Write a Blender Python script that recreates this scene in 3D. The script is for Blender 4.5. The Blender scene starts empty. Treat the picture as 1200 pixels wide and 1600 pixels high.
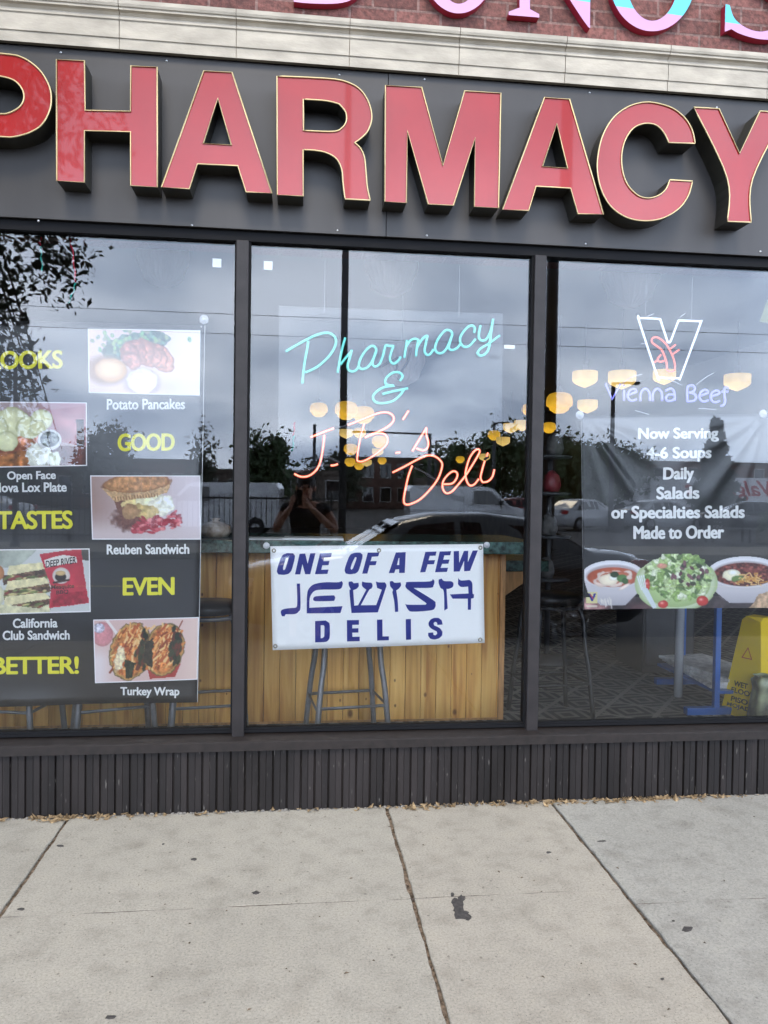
import bpy, bmesh, math, random
import numpy as np
from mathutils import Vector, Matrix, Euler

R = math.radians
scene = bpy.context.scene
C = scene.collection
random.seed(7)

# ------------------------------------------------------------------ camera
YAW, PIT, ROL = R(6.418), R(1.335), R(0.817)
CAM = np.array([0.0, -3.7, 1.5])
_fw = np.array([math.sin(YAW)*math.cos(PIT), math.cos(YAW)*math.cos(PIT), -math.sin(PIT)])
_r = np.array([math.cos(YAW), -math.sin(YAW), 0.0]); _u = np.cross(_r, _fw)
_r2 = math.cos(ROL)*_r + math.sin(ROL)*_u; _u2 = -math.sin(ROL)*_r + math.cos(ROL)*_u
cd = bpy.data.cameras.new('camera'); cam = bpy.data.objects.new('camera', cd); C.objects.link(cam)
cam.matrix_world = Matrix(((_r2[0], _u2[0], -_fw[0], CAM[0]), (_r2[1], _u2[1], -_fw[1], CAM[1]),
                           (_r2[2], _u2[2], -_fw[2], CAM[2]), (0, 0, 0, 1)))
cd.sensor_fit = 'VERTICAL'; cd.sensor_height = 24.0; cd.lens = 24.0*1200/1600
cd.clip_start = 0.02; cd.clip_end = 2000
scene.camera = cam

# ------------------------------------------------------------------ world and sun (overcast daylight)
SUN_EL, SUN_ROT = R(46), R(184)
w = bpy.data.worlds.new('World'); scene.world = w; w.use_nodes = True
nt = w.node_tree; nt.nodes.clear()
def wn(t, **k):
    n = nt.nodes.new(t)
    for a, b in k.items(): setattr(n, a, b)
    return n
out = wn('ShaderNodeOutputWorld'); bg = wn('ShaderNodeBackground'); bg.inputs['Strength'].default_value = 0.1
sky = wn('ShaderNodeTexSky', sky_type='NISHITA', sun_disc=False, sun_elevation=SUN_EL, sun_rotation=SUN_ROT)
tc = wn('ShaderNodeTexCoord'); sep = wn('ShaderNodeSeparateXYZ'); nt.links.new(tc.outputs['Generated'], sep.inputs[0])
def wm(op, a, b):
    n = wn('ShaderNodeMath', operation=op)
    for i, v in enumerate((a, b)):
        if isinstance(v, (int, float)): n.inputs[i].default_value = v
        else: nt.links.new(v, n.inputs[i])
    return n.outputs[0]
den = wm('ADD', wm('MAXIMUM', sep.outputs[2], 0.0), 0.36)
cmb = wn('ShaderNodeCombineXYZ')
nt.links.new(wm('DIVIDE', sep.outputs[0], den), cmb.inputs[0]); nt.links.new(wm('DIVIDE', sep.outputs[1], den), cmb.inputs[1])
cmb.inputs[2].default_value = 3.7
nz = wn('ShaderNodeTexNoise'); nz.inputs['Scale'].default_value = 2.3; nz.inputs['Detail'].default_value = 7
nz.inputs['Roughness'].default_value = 0.5; nz.inputs['Distortion'].default_value = 0.35
nt.links.new(cmb.outputs[0], nz.inputs['Vector'])
cr = wn('ShaderNodeValToRGB'); e = cr.color_ramp.elements
e[0].position = 0.36; e[0].color = (8.2, 10.3, 14.4, 1)
e[1].position = 0.66; e[1].color = (20.5, 23, 27.6, 1)
e2 = cr.color_ramp.elements.new(0.5); e2.color = (14, 16.6, 21.2, 1)
nt.links.new(nz.outputs['Fac'], cr.inputs[0])
mx = wn('ShaderNodeMix', data_type='RGBA'); mx.inputs[0].default_value = 0.9
# the cloud deck is brighter low over the street than overhead
el = wn('ShaderNodeMapRange'); nt.links.new(sep.outputs[2], el.inputs[0])
for i, v in ((1, .26), (2, .6), (3, 2.3), (4, .5)): el.inputs[i].default_value = v
sc_n = wn('ShaderNodeVectorMath', operation='SCALE'); nt.links.new(cr.outputs[0], sc_n.inputs[0]); nt.links.new(el.outputs[0], sc_n.inputs['Scale'])
nt.links.new(sky.outputs[0], mx.inputs[6]); nt.links.new(sc_n.outputs[0], mx.inputs[7])
nt.links.new(mx.outputs[2], bg.inputs[0]); nt.links.new(bg.outputs[0], out.inputs[0])

sl = bpy.data.lights.new('sun', 'SUN'); sl.energy = 1.5; sl.angle = R(17); sl.color = (1.0, 0.88, 0.70)
sun = bpy.data.objects.new('sun', sl); C.objects.link(sun)
# sun_rotation 0 = +Y, turning clockwise seen from above
sd = Vector((math.sin(SUN_ROT)*math.cos(SUN_EL), math.cos(SUN_ROT)*math.cos(SUN_EL), math.sin(SUN_EL)))
sun.rotation_euler = (-sd).to_track_quat('-Z', 'Y').to_euler(); sun.location = (0, -20, 30)

scene.view_settings.view_transform = 'Standard'; scene.view_settings.look = 'None'
scene.view_settings.exposure = 0.76; scene.view_settings.gamma = 1.0
scene.cycles.use_denoising = True
scene.cycles.max_bounces = 10; scene.cycles.transparent_max_bounces = 24
scene.cycles.sample_clamp_indirect = 6
scene.cycles.caustics_reflective = False; scene.cycles.caustics_refractive = False

# ------------------------------------------------------------------ helpers
def ray(x, y): return _fw*1200 + _r2*(x-600) - _u2*(y-800)
def at(x, y, Y=0.0):
    d = ray(x, y); return CAM + d*((Y-CAM[1])/d[1])
def gnd(x, y, Z=0.0):
    d = ray(x, y); return CAM + d*((Z-CAM[2])/d[2])
def mir(x, y, d):
    p = at(x, y, d); return np.array([p[0], -d, p[2]])          # where a thing mirrored in the glass really stands
def lin(c): return tuple(((v/255)/12.92 if v/255 <= .04045 else (((v/255)+.055)/1.055)**2.4) for v in c)

MATS = {}
def mat(name, col, rough=.6, metal=0., var=0., scale=20., bump=0., bscale=80., coat=0., emit=None, estr=0., col2=None, spec=.5, world=False, stretch=None, alpha=None):
    if name in MATS: return MATS[name]
    m = bpy.data.materials.new(name); m.use_nodes = True; t = m.node_tree; b = t.nodes['Principled BSDF']
    b.inputs['Base Color'].default_value = (*col, 1); b.inputs['Roughness'].default_value = rough; b.inputs['Metallic'].default_value = metal
    b.inputs['Specular IOR Level'].default_value = spec
    if coat: b.inputs['Coat Weight'].default_value = coat; b.inputs['Coat Roughness'].default_value = .03
    if emit: b.inputs['Emission Color'].default_value = (*emit, 1); b.inputs['Emission Strength'].default_value = estr
    if var or bump:
        if world: src = t.nodes.new('ShaderNodeNewGeometry').outputs['Position']
        else: src = t.nodes.new('ShaderNodeTexCoord').outputs['Object']
        if stretch:
            mp = t.nodes.new('ShaderNodeMapping'); mp.inputs['Scale'].default_value = stretch; t.links.new(src, mp.inputs[0]); src = mp.outputs[0]
        if var:
            n = t.nodes.new('ShaderNodeTexNoise'); n.inputs['Scale'].default_value = scale; n.inputs['Detail'].default_value = 6; t.links.new(src, n.inputs['Vector'])
            r = t.nodes.new('ShaderNodeValToRGB'); c2 = col2 or tuple(min(1, v*(1+var)) for v in col); c1 = tuple(v*(1-var) for v in col)
            r.color_ramp.elements[0].position = .3; r.color_ramp.elements[1].position = .7
            r.color_ramp.elements[0].color = (*c1, 1); r.color_ramp.elements[1].color = (*c2, 1)
            t.links.new(n.outputs['Fac'], r.inputs[0]); t.links.new(r.outputs[0], b.inputs['Base Color'])
        if bump:
            n = t.nodes.new('ShaderNodeTexNoise'); n.inputs['Scale'].default_value = bscale; n.inputs['Detail'].default_value = 4; t.links.new(src, n.inputs['Vector'])
            bp = t.nodes.new('ShaderNodeBump'); bp.inputs['Strength'].default_value = bump; bp.inputs['Distance'].default_value = .01
            t.links.new(n.outputs['Fac'], bp.inputs['Height']); t.links.new(bp.outputs[0], b.inputs['Normal'])
    MATS[name] = m; return m
def attr_mat(name, rough=.45, spec=.4):
    if name in MATS: return MATS[name]
    m = bpy.data.materials.new(name); m.use_nodes = True; t = m.node_tree; b = t.nodes['Principled BSDF']
    a = t.nodes.new('ShaderNodeAttribute'); a.attribute_name = 'print'
    t.links.new(a.outputs['Color'], b.inputs['Base Color']); b.inputs['Roughness'].default_value = rough; b.inputs['Specular IOR Level'].default_value = spec
    MATS[name] = m; return m

class MB:
    def __init__(s): s.v = []; s.f = []; s.sm = []
    def add(s, vs, fs, smooth=False):
        o = len(s.v); s.v += [tuple(map(float, p)) for p in vs]; s.f += [tuple(i+o for i in f) for f in fs]; s.sm += [smooth]*len(fs); return s
    def box(s, lo, hi, rot=None, bev=0.):
        x0, y0, z0 = lo; x1, y1, z1 = hi
        if bev > 0:
            bm = bmesh.new(); bmesh.ops.create_cube(bm, size=1)
            for v in bm.verts: v.co = Vector(((x0+x1)/2+v.co.x*(x1-x0), (y0+y1)/2+v.co.y*(y1-y0), (z0+z1)/2+v.co.z*(z1-z0)))
            bmesh.ops.bevel(bm, geom=bm.edges[:], offset=bev, segments=2, affect='EDGES', profile=.5)
            bm.verts.index_update(); vs = [v.co.copy() for v in bm.verts]; fs = [[v.index for v in f.verts] for f in bm.faces]; bm.free()
        else:
            vs = [(x0,y0,z0),(x1,y0,z0),(x1,y1,z0),(x0,y1,z0),(x0,y0,z1),(x1,y0,z1),(x1,y1,z1),(x0,y1,z1)]
            fs = [(0,3,2,1),(4,5,6,7),(0,1,5,4),(1,2,6,5),(2,3,7,6),(3,0,4,7)]
        if rot is not None:
            c = Vector(((x0+x1)/2, (y0+y1)/2, (z0+z1)/2)); M = Euler(rot).to_matrix(); vs = [c+M@(Vector(p)-c) for p in vs]
        return s.add(vs, fs)
    def tube(s, pts, r, n=8, caps=True, closed=False):
        P = [Vector(p) for p in pts]; k = len(P); rs = r if hasattr(r, '__len__') else [r]*k
        vs = []; fs = []; up = None
        for i, p in enumerate(P):
            a = P[(i-1) % k] if (i or closed) else P[0]; b = P[(i+1) % k] if (i < k-1 or closed) else P[-1]
            d = (b-a); d = d.normalized() if d.length > 1e-9 else Vector((0, 0, 1))
            if up is None: up = d.orthogonal().normalized()
            up = (up-d*up.dot(d)); up = up.normalized() if up.length > 1e-6 else d.orthogonal().normalized()
            q = d.cross(up)
            vs += [p+(up*math.cos(2*math.pi*j/n)+q*math.sin(2*math.pi*j/n))*rs[i] for j in range(n)]
        for i in range(k if closed else k-1):
            for j in range(n):
                a = i*n+j; b = i*n+(j+1) % n; i2 = (i+1) % k
                fs.append((a, b, i2*n+(j+1) % n, i2*n+j))
        s.add(vs, fs, True)
        if caps and not closed:
            o = len(s.v)-len(vs); s.f += [tuple(o+j for j in range(n-1, -1, -1)), tuple(o+(k-1)*n+j for j in range(n))]; s.sm += [False, False]
        return s
    def cyl(s, a, b, r0, r1=None, n=12): return s.tube([a, b], [r0, r0 if r1 is None else r1], n)
    def lathe(s, prof, c, n=20, smooth=True, flute=0, famp=0.):
        vs = []; fs = []
        for r, z in prof:
            for j in range(n):
                a = 2*math.pi*j/n; rr = r*(1+(famp*math.cos(flute*a) if flute else 0)); vs.append((c[0]+rr*math.cos(a), c[1]+rr*math.sin(a), c[2]+z))
        for i in range(len(prof)-1):
            for j in range(n): fs.append((i*n+j, i*n+(j+1) % n, (i+1)*n+(j+1) % n, (i+1)*n+j))
        return s.add(vs, fs, smooth)
    def prism(s, poly, lo, hi, axis='Y', smooth=False):
        # polygon in (X,Z) extruded along Y, or (Y,Z) along X, or (X,Y) along Z
        k = len(poly)
        def P(p, t): return {'Y': (p[0], t, p[1]), 'X': (t, p[0], p[1]), 'Z': (p[0], p[1], t)}[axis]
        vs = [P(p, lo) for p in poly]+[P(p, hi) for p in poly]
        fs = [tuple(range(k)), tuple(range(2*k-1, k-1, -1))]+[(i, i+k, (i+1) % k+k, (i+1) % k) for i in range(k)]
        return s.add(vs, fs, smooth)
    def disc(s, c, n, r, k=12, th=.004):
        n = Vector(n).normalized(); c = Vector(c); return s.tube([c, c+n*th], r, k)
    def xf(s, M):
        s.v = [tuple(M@Vector(p)) for p in s.v]; return s
    def build(s, name, m, parent=None, base=True, wp=None):
        A = np.array(s.v) if s.v else np.zeros((1, 3))
        if parent is not None:
            o = np.array(wp if wp is not None else parent['_o'])
        elif base: o = np.array([(A[:, 0].min()+A[:, 0].max())/2, (A[:, 1].min()+A[:, 1].max())/2, A[:, 2].min()])
        else: o = np.zeros(3)
        me = bpy.data.meshes.new(name); me.from_pydata([tuple(p) for p in (A-o)], [], s.f)
        me.polygons.foreach_set('use_smooth', s.sm); 
        bm = bmesh.new(); bm.from_mesh(me); bmesh.ops.recalc_face_normals(bm, faces=bm.faces[:]); bm.to_mesh(me); bm.free(); me.update()
        if m: me.materials.append(m)
        ob = bpy.data.objects.new(name, me); C.objects.link(ob)
        if parent is None: ob.location = o
        else: ob.parent = parent
        ob['_o'] = [float(v) for v in o]
        return ob
def tag(o, label=None, cat=None, group=None, kind=None):
    if label: o['label'] = label
    if cat: o['category'] = cat
    if group: o['group'] = group
    if kind: o['kind'] = kind
    return o
def thing(name, label, cat, loc, group=None):
    o = bpy.data.objects.new(name, None); C.objects.link(o); o.location = tuple(loc); o.empty_display_size = .1
    o['_o'] = [float(v) for v in loc]
    return tag(o, label, cat, group)
def dup(root, loc, label=None, group=None, rz=None):
    def cp(o, p):
        c = o.copy(); C.objects.link(c); c.parent = p
        for ch in o.children: cp(ch, c)
        return c
    r = cp(root, None); r.location = tuple(loc)
    if rz is not None: r.rotation_euler = (0, 0, rz)
    if label: r['label'] = label
    if group: r['group'] = group
    return r
def struct(name, mb, m): return tag(mb.build(name, m), kind='structure')

def smooth_loop(pts, closed=True, ang=38, seg=5):
    """Catmull-Rom through the points; sharp corners stay sharp"""
    P = [np.array(p, float) for p in pts]; k = len(P); out = []
    def corner(i):
        if not closed and i in (0, k-1): return True
        a = P[i]-P[i-1]; b = P[(i+1) % k]-P[i]
        c = np.dot(a, b)/(np.linalg.norm(a)*np.linalg.norm(b)+1e-9); return math.degrees(math.acos(max(-1, min(1, c)))) > ang
    cs = [corner(i) for i in range(k)]
    for i in range(k if closed else k-1):
        j = (i+1) % k; p1, p2 = P[i], P[j]
        if cs[i] and cs[j]: out.append(p1); continue
        p0 = P[i-1] if not cs[i] else p1; p3 = P[(j+1) % k] if not cs[j] else p2
        for q in range(seg):
            t = q/seg
            out.append(.5*((2*p1)+(-p0+p2)*t+(2*p0-5*p1+4*p2-p3)*t*t+(-p0+3*p1-3*p2+p3)*t**3))
    if not closed: out.append(P[-1])
    return out
def fill2d(loops, name='f'):
    """loops in 2D with holes -> (verts2d, faces)"""
    cu = bpy.data.curves.new(name, 'CURVE'); cu.dimensions = '2D'; cu.fill_mode = 'FRONT'
    for L in loops:
        sp = cu.splines.new('POLY'); sp.points.add(len(L)-1); sp.use_cyclic_u = True
        for p, q in zip(sp.points, L): p.co = (q[0], q[1], 0, 1)
    ob = bpy.data.objects.new(name, cu); me = ob.to_mesh()
    vs = [(v.co.x, v.co.y) for v in me.vertices]; fs = [tuple(p.vertices) for p in me.polygons]
    ob.to_mesh_clear(); bpy.data.objects.remove(ob); bpy.data.curves.remove(cu); return vs, fs
def text2d(s, off=0., shear=0., space=1., res=4):
    cu = bpy.data.curves.new('t', 'FONT'); cu.body = s; cu.fill_mode = 'FRONT'; cu.offset = off; cu.shear = shear; cu.space_character = space; cu.resolution_u = res
    ob = bpy.data.objects.new('t', cu); me = ob.to_mesh()
    vs = np.array([(v.co.x, v.co.y) for v in me.vertices]); fs = [tuple(p.vertices) for p in me.polygons]
    ob.to_mesh_clear(); bpy.data.objects.remove(ob); bpy.data.curves.remove(cu); return vs, fs
def flat0(x, z): return 0.
def lettering(s, box, Y, m, parent, disp=flat0, off=.02, shear=0., space=1., name='lettering', slope=0., pro=.002, bold=0.):
    """a line of print that fills a box of the sheet it is printed on"""
    vs, fs = text2d(s, off, shear, space); lo = vs.min(0); hi = vs.max(0); uv = (vs-lo)/(hi-lo)
    x0, y0, x1, y1 = box; mb = MB(); P = []
    for q, (bx, by) in enumerate([(0, 0)] if not bold else [(-bold, 0), (bold, 0), (0, bold*.7), (0, -bold*.7), (-bold*.7, bold*.5), (bold*.7, -bold*.5), (bold*.7, bold*.5), (-bold*.7, -bold*.5)]):
        P = []
        for u, v in uv:
            p = at(x0+bold+bx+(x1-x0-2*bold)*u, y1-bold*.7+by+(y0-y1+1.4*bold)*v+slope*(u-.5), Y); P.append((p[0], Y+disp(p[0], p[2])-pro-q*.00012, p[2]))
        mb.add(P, fs)
    return mb.build(name, m, parent)
def shape_print(loops, fn, Y, m, parent, disp=flat0, name='lettering', smooth=True, pro=.002, ang=38):
    Ls = []
    for L in loops:
        q = [fn(*p) for p in L]; q = [at(x, y, Y)[[0, 2]] for x, y in q]
        Ls.append(smooth_loop(q, True, ang) if smooth else q)
    vs, fs = fill2d(Ls); mb = MB(); mb.add([(x, Y+disp(x, z)-pro, z) for x, z in vs], fs); return mb.build(name, m, parent)

# value noise for the printed pictures
def vnoise(X, Y, sc, seed=0):
    rs = np.random.RandomState(seed); T = rs.rand(64, 64)
    x = X/sc; y = Y/sc; xi = np.floor(x).astype(int); yi = np.floor(y).astype(int); fx = x-xi; fy = y-yi
    fx = fx*fx*(3-2*fx); fy = fy*fy*(3-2*fy); g = lambda a, b: T[a % 64, b % 64]
    return (g(xi, yi)*(1-fx)+g(xi+1, yi)*fx)*(1-fy)+(g(xi, yi+1)*(1-fx)+g(xi+1, yi+1)*fx)*fy
def fbm(X, Y, sc, seed=0, o=4): return sum(vnoise(X, Y, sc/2**i, seed+i)*.5**i for i in range(o))/(2-2*.5**o)*1.0
class Pic:
    def __init__(s, box, base, step=1.05):
        s.x0, s.y0, s.x1, s.y1 = box; s.nx = int((s.x1-s.x0)/step)+1; s.ny = int((s.y1-s.y0)/step)+1
        s.X, s.Y = np.meshgrid(np.linspace(s.x0, s.x1, s.nx), np.linspace(s.y0, s.y1, s.ny)); s.I = np.zeros((s.ny, s.nx, 3)); s.I[:] = base
    def put(s, m, col):
        m = np.clip(m, 0, 1)[..., None]; s.I = s.I*(1-m)+np.asarray(col, float)*m
    def dist(s, cx, cy, rx, ry, rot=0.):
        c, q = math.cos(R(rot)), math.sin(R(rot)); dx = s.X-cx; dy = s.Y-cy
        return np.sqrt(((dx*c+dy*q)/rx)**2+((-dx*q+dy*c)/ry)**2)
    def ell(s, cx, cy, rx, ry, col, rot=0., soft=1.2, wob=0., ws=6., tex=0., ts=3., seed=1, rim=None, rimw=.12):
        d = s.dist(cx, cy, rx, ry, rot)
        if wob: d = d+(fbm(s.X, s.Y, ws, seed)-.5)*2*wob
        m = (1-d)*min(rx, ry)/soft+.5
        cc = np.zeros_like(s.I); cc[:] = col
        if tex: cc = cc*(1+(fbm(s.X, s.Y, ts, seed+9, 3)-.5)[..., None]*2*tex)
        cc = cc*(1.08-.16*np.clip(d, 0, 1)[..., None]**3)
        if rim is not None: k = np.clip((d-(1-rimw))/rimw, 0, 1)[..., None]; cc = cc*(1-k)+np.asarray(rim, float)*k
        s.put(m, cc)
    def poly(s, pts, col, tex=0., ts=3., seed=1, wob=0.):
        X = s.X+(wob*(fbm(s.X, s.Y, 5, seed)-.5)*2 if wob else 0); Y = s.Y+(wob*(fbm(s.X, s.Y, 5, seed+3)-.5)*2 if wob else 0)
        ins = np.zeros(X.shape, bool); k = len(pts)
        for i in range(k):
            (xa, ya), (xb, yb) = pts[i], pts[(i+1) % k]
            if ya == yb: continue
            c = ((ya > Y) != (yb > Y)) & (X < (xb-xa)*(Y-ya)/(yb-ya)+xa); ins ^= c
        cc = np.zeros_like(s.I); cc[:] = col
        if tex: cc = cc*(1+(fbm(s.X, s.Y, ts, seed+9, 3)-.5)[..., None]*2*tex)
        s.put(ins.astype(float), cc)
    def line(s, pts, wd, col, soft=.8):
        m = np.zeros(s.X.shape)
        for (xa, ya), (xb, yb) in zip(pts[:-1], pts[1:]):
            dx, dy = xb-xa, yb-ya; t = np.clip(((s.X-xa)*dx+(s.Y-ya)*dy)/(dx*dx+dy*dy+1e-9), 0, 1)
            m = np.maximum(m, np.clip((wd-np.hypot(s.X-xa-t*dx, s.Y-ya-t*dy))/soft+.5, 0, 1))
        s.put(m, col)
    def sheet(s, quad, Y, m, parent, disp=flat0, name='food_picture', pro=.0015, alpha=None):
        (ax, ay), (bx, by), (cx, cy), (dx, dy) = quad    # tl tr br bl
        mb = MB(); P = []
        for j in range(s.ny):
            v = j/(s.ny-1)
            for i in range(s.nx):
                u = i/(s.nx-1); x = (ax*(1-u)+bx*u)*(1-v)+(dx*(1-u)+cx*u)*v; y = (ay*(1-u)+by*u)*(1-v)+(dy*(1-u)+cy*u)*v
                p = at(x, y, Y); P.append((p[0], Y+disp(p[0], p[2])-pro, p[2]))
        n = s.nx; F = [(j*n+i, j*n+i+1, (j+1)*n+i+1, (j+1)*n+i) for j in range(s.ny-1) for i in range(n-1)]
        if alpha is not None: F = [f for f in F if all(alpha.flat[q] for q in f)]
        mb.add(P, F, True); o = mb.build(name, m, parent); a = o.data.color_attributes.new('print', 'FLOAT_COLOR', 'POINT')
        c = np.clip((s.I*.87+s.I.mean(2, keepdims=True)*.13)/255, 0, 1).reshape(-1, 3); c = np.where(c <= .04045, c/12.92, ((c+.055)/1.055)**2.4)
        a.data.foreach_set('color', np.concatenate([c, np.ones((len(c), 1))], 1).astype(np.float32).ravel()); return o

# ------------------------------------------------------------------ materials of the place
def concrete(name, col, sc=1.):
    m = bpy.data.materials.new(name); m.use_nodes = True; t = m.node_tree; b = t.nodes['Principled BSDF']; L = t.links.new
    g = t.nodes.new('ShaderNodeNewGeometry').outputs['Position']
    def N(scale, det, ro=.55):
        n = t.nodes.new('ShaderNodeTexNoise'); n.inputs['Scale'].default_value = scale; n.inputs['Detail'].default_value = det; n.inputs['Roughness'].default_value = ro; L(g, n.inputs['Vector']); return n.outputs['Fac']
    def ramp(f, stops):
        r = t.nodes.new('ShaderNodeValToRGB'); es = r.color_ramp.elements
        es[0].position, es[0].color = stops[0][0], (*stops[0][1], 1); es[1].position, es[1].color = stops[-1][0], (*stops[-1][1], 1)
        for p, c in stops[1:-1]: q = es.new(p); q.color = (*c, 1)
        L(f, r.inputs[0]); return r.outputs[0]
    def mul(a, bb, f=1.):
        x = t.nodes.new('ShaderNodeMix'); x.data_type = 'RGBA'; x.blend_type = 'MULTIPLY'; x.inputs[0].default_value = f; L(a, x.inputs[6]); L(bb, x.inputs[7]); return x.outputs[2]
    k = np.array(col)
    big = ramp(N(1.1, 7, .62), [(.3, tuple(k*.9)), (.52, tuple(k)), (.72, tuple(k*1.07))])
    mid = ramp(N(9, 6, .65), [(.28, (.8, .79, .78)), (.5, (1, 1, 1)), (.75, (1.06, 1.05, 1.03))])
    fine = ramp(N(120, 4, .8), [(.28, (.62, .61, .60)), (.5, (1, 1, 1)), (.72, (1.25, 1.24, 1.22))])
    v = t.nodes.new('ShaderNodeTexVoronoi'); v.inputs['Scale'].default_value = 75; L(g, v.inputs['Vector'])
    dots = ramp(v.outputs['Distance'], [(.07, (.26, .23, .21)), (.15, (1, 1, 1)), (1., (1, 1, 1))])
    v2 = t.nodes.new('ShaderNodeTexVoronoi'); v2.inputs['Scale'].default_value = 16; L(g, v2.inputs['Vector'])
    spots = ramp(v2.outputs['Distance'], [(.05, (.42, .4, .38)), (.1, (1, 1, 1)), (1., (1, 1, 1))])
    v3 = t.nodes.new('ShaderNodeTexVoronoi'); v3.inputs['Scale'].default_value = 3.2; L(g, v3.inputs['Vector'])
    blot = ramp(v3.outputs['Distance'], [(.05, (.72, .7, .68)), (.2, (1, 1, 1)), (1., (1, 1, 1))])
    c = mul(mul(mul(mul(mul(big, mid), fine), dots, .8), spots, .7), blot, .45); L(c, b.inputs['Base Color'])
    b.inputs['Roughness'].default_value = .9; b.inputs['Specular IOR Level'].default_value = .25
    bp = t.nodes.new('ShaderNodeBump'); bp.inputs['Strength'].default_value = .22; bp.inputs['Distance'].default_value = .004
    L(N(240, 4, .7), bp.inputs['Height']); L(bp.outputs[0], b.inputs['Normal']); return m
M_con = concrete('concrete_warm', (.345, .314, .258)); M_con2 = concrete('concrete_grey', (.305, .288, .25))
M_conb = concrete('concrete_pinkish', (.35, .314, .256))
M_dirt = mat('joint_dirt', (.19, .14, .098), .95, var=.6, scale=60, bump=.6, world=True)
M_asph = mat('asphalt', (.055, .055, .058), .85, var=.35, scale=3, bump=.4, bscale=120, world=True)
M_fascia = mat('fascia_grey', (.040, .0365, .035), .45, var=.16, scale=5, spec=.32, stretch=(1, 1, .25), bump=.05, bscale=6)
M_alu = mat('bronze_aluminium', (.019, .016, .016), .5, metal=.0, spec=.28, var=.22, scale=14, bump=.08, bscale=60)
M_alud = mat('dark_frame', (.006, .006, .007), .7, spec=.15)
M_sill = mat('sill_brown', (.0145, .0105, .009), .55, var=.35, scale=30, bump=.1, spec=.35)
M_rib = mat('ribbed_brown', (.0115, .0082, .007), .6, var=.45, scale=5, col2=(.0195, .0155, .0148), bump=.2, bscale=70, stretch=(1, 1, .3), spec=.3)
def rib_finish(m):
    t = m.node_tree; b = t.nodes['Principled BSDF']; L = t.links.new; src = b.inputs['Base Color'].links[0].from_socket
    g = t.nodes.new('ShaderNodeNewGeometry'); s_ = t.nodes.new('ShaderNodeSeparateXYZ'); L(g.outputs['Position'], s_.inputs[0])
    a = t.nodes.new('ShaderNodeMath'); a.operation = 'MULTIPLY'; a.inputs[1].default_value = 1/.0327; L(s_.outputs[0], a.inputs[0]); f = t.nodes.new('ShaderNodeMath'); f.operation = 'FLOOR'; L(a.outputs[0], f.inputs[0])
    w_ = t.nodes.new('ShaderNodeTexWhiteNoise'); w_.noise_dimensions = '1D'; L(f.outputs[0], w_.inputs['W']); r = t.nodes.new('ShaderNodeMapRange'); r.inputs[3].default_value = .72; r.inputs[4].default_value = 1.32; L(w_.outputs['Value'], r.inputs[0])
    h = t.nodes.new('ShaderNodeHueSaturation'); L(src, h.inputs['Color']); L(r.outputs[0], h.inputs['Value'])
    mp = t.nodes.new('ShaderNodeMapping'); mp.inputs['Scale'].default_value = (90, 90, 16); L(g.outputs['Position'], mp.inputs[0]); n = t.nodes.new('ShaderNodeTexNoise'); n.inputs['Scale'].default_value = 1.; n.inputs['Detail'].default_value = 3; L(mp.outputs[0], n.inputs['Vector'])
    k = t.nodes.new('ShaderNodeMapRange'); k.inputs[1].default_value = .67; k.inputs[2].default_value = .74; L(n.outputs['Fac'], k.inputs[0])
    x = t.nodes.new('ShaderNodeMix'); x.data_type = 'RGBA'; L(k.outputs[0], x.inputs[0]); L(h.outputs[0], x.inputs[6]); x.inputs[7].default_value = (.11, .10, .09, 1); L(x.outputs[2], b.inputs['Base Color'])
rib_finish(M_rib)
M_stone = mat('limestone', (.375, .33, .262), .8, var=.2, scale=7, bump=.15, bscale=50, world=True, stretch=(1, 1, 2.5))
M_gold = mat('gold_trim', (.55, .43, .22), .4, metal=.4)
M_letter = mat('red_acrylic', (.285, .011, .0095), .2, coat=.45, spec=.3, var=.10, scale=3.5, bump=.03, bscale=3)
M_return = mat('letter_return', (.02, .018, .012), .35, var=.3, scale=20)
M_screw = mat('screw_steel', (.55, .55, .55), .3, metal=.9)
M_black = mat('black_satin', (.012, .012, .013), .4)
M_dark = mat('dark_grey', (.03, .03, .032), .5, var=.2, scale=12)
M_white = mat('white_print', (.80, .80, .78), .5)
M_blue = mat('blue_print', (.008, .015, .20), .4)
M_yellow = mat('yellow_print', (.80, .74, .03), .5)
M_frost = mat('clear_plastic', (.75, .76, .78), .2, coat=.6)

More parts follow.
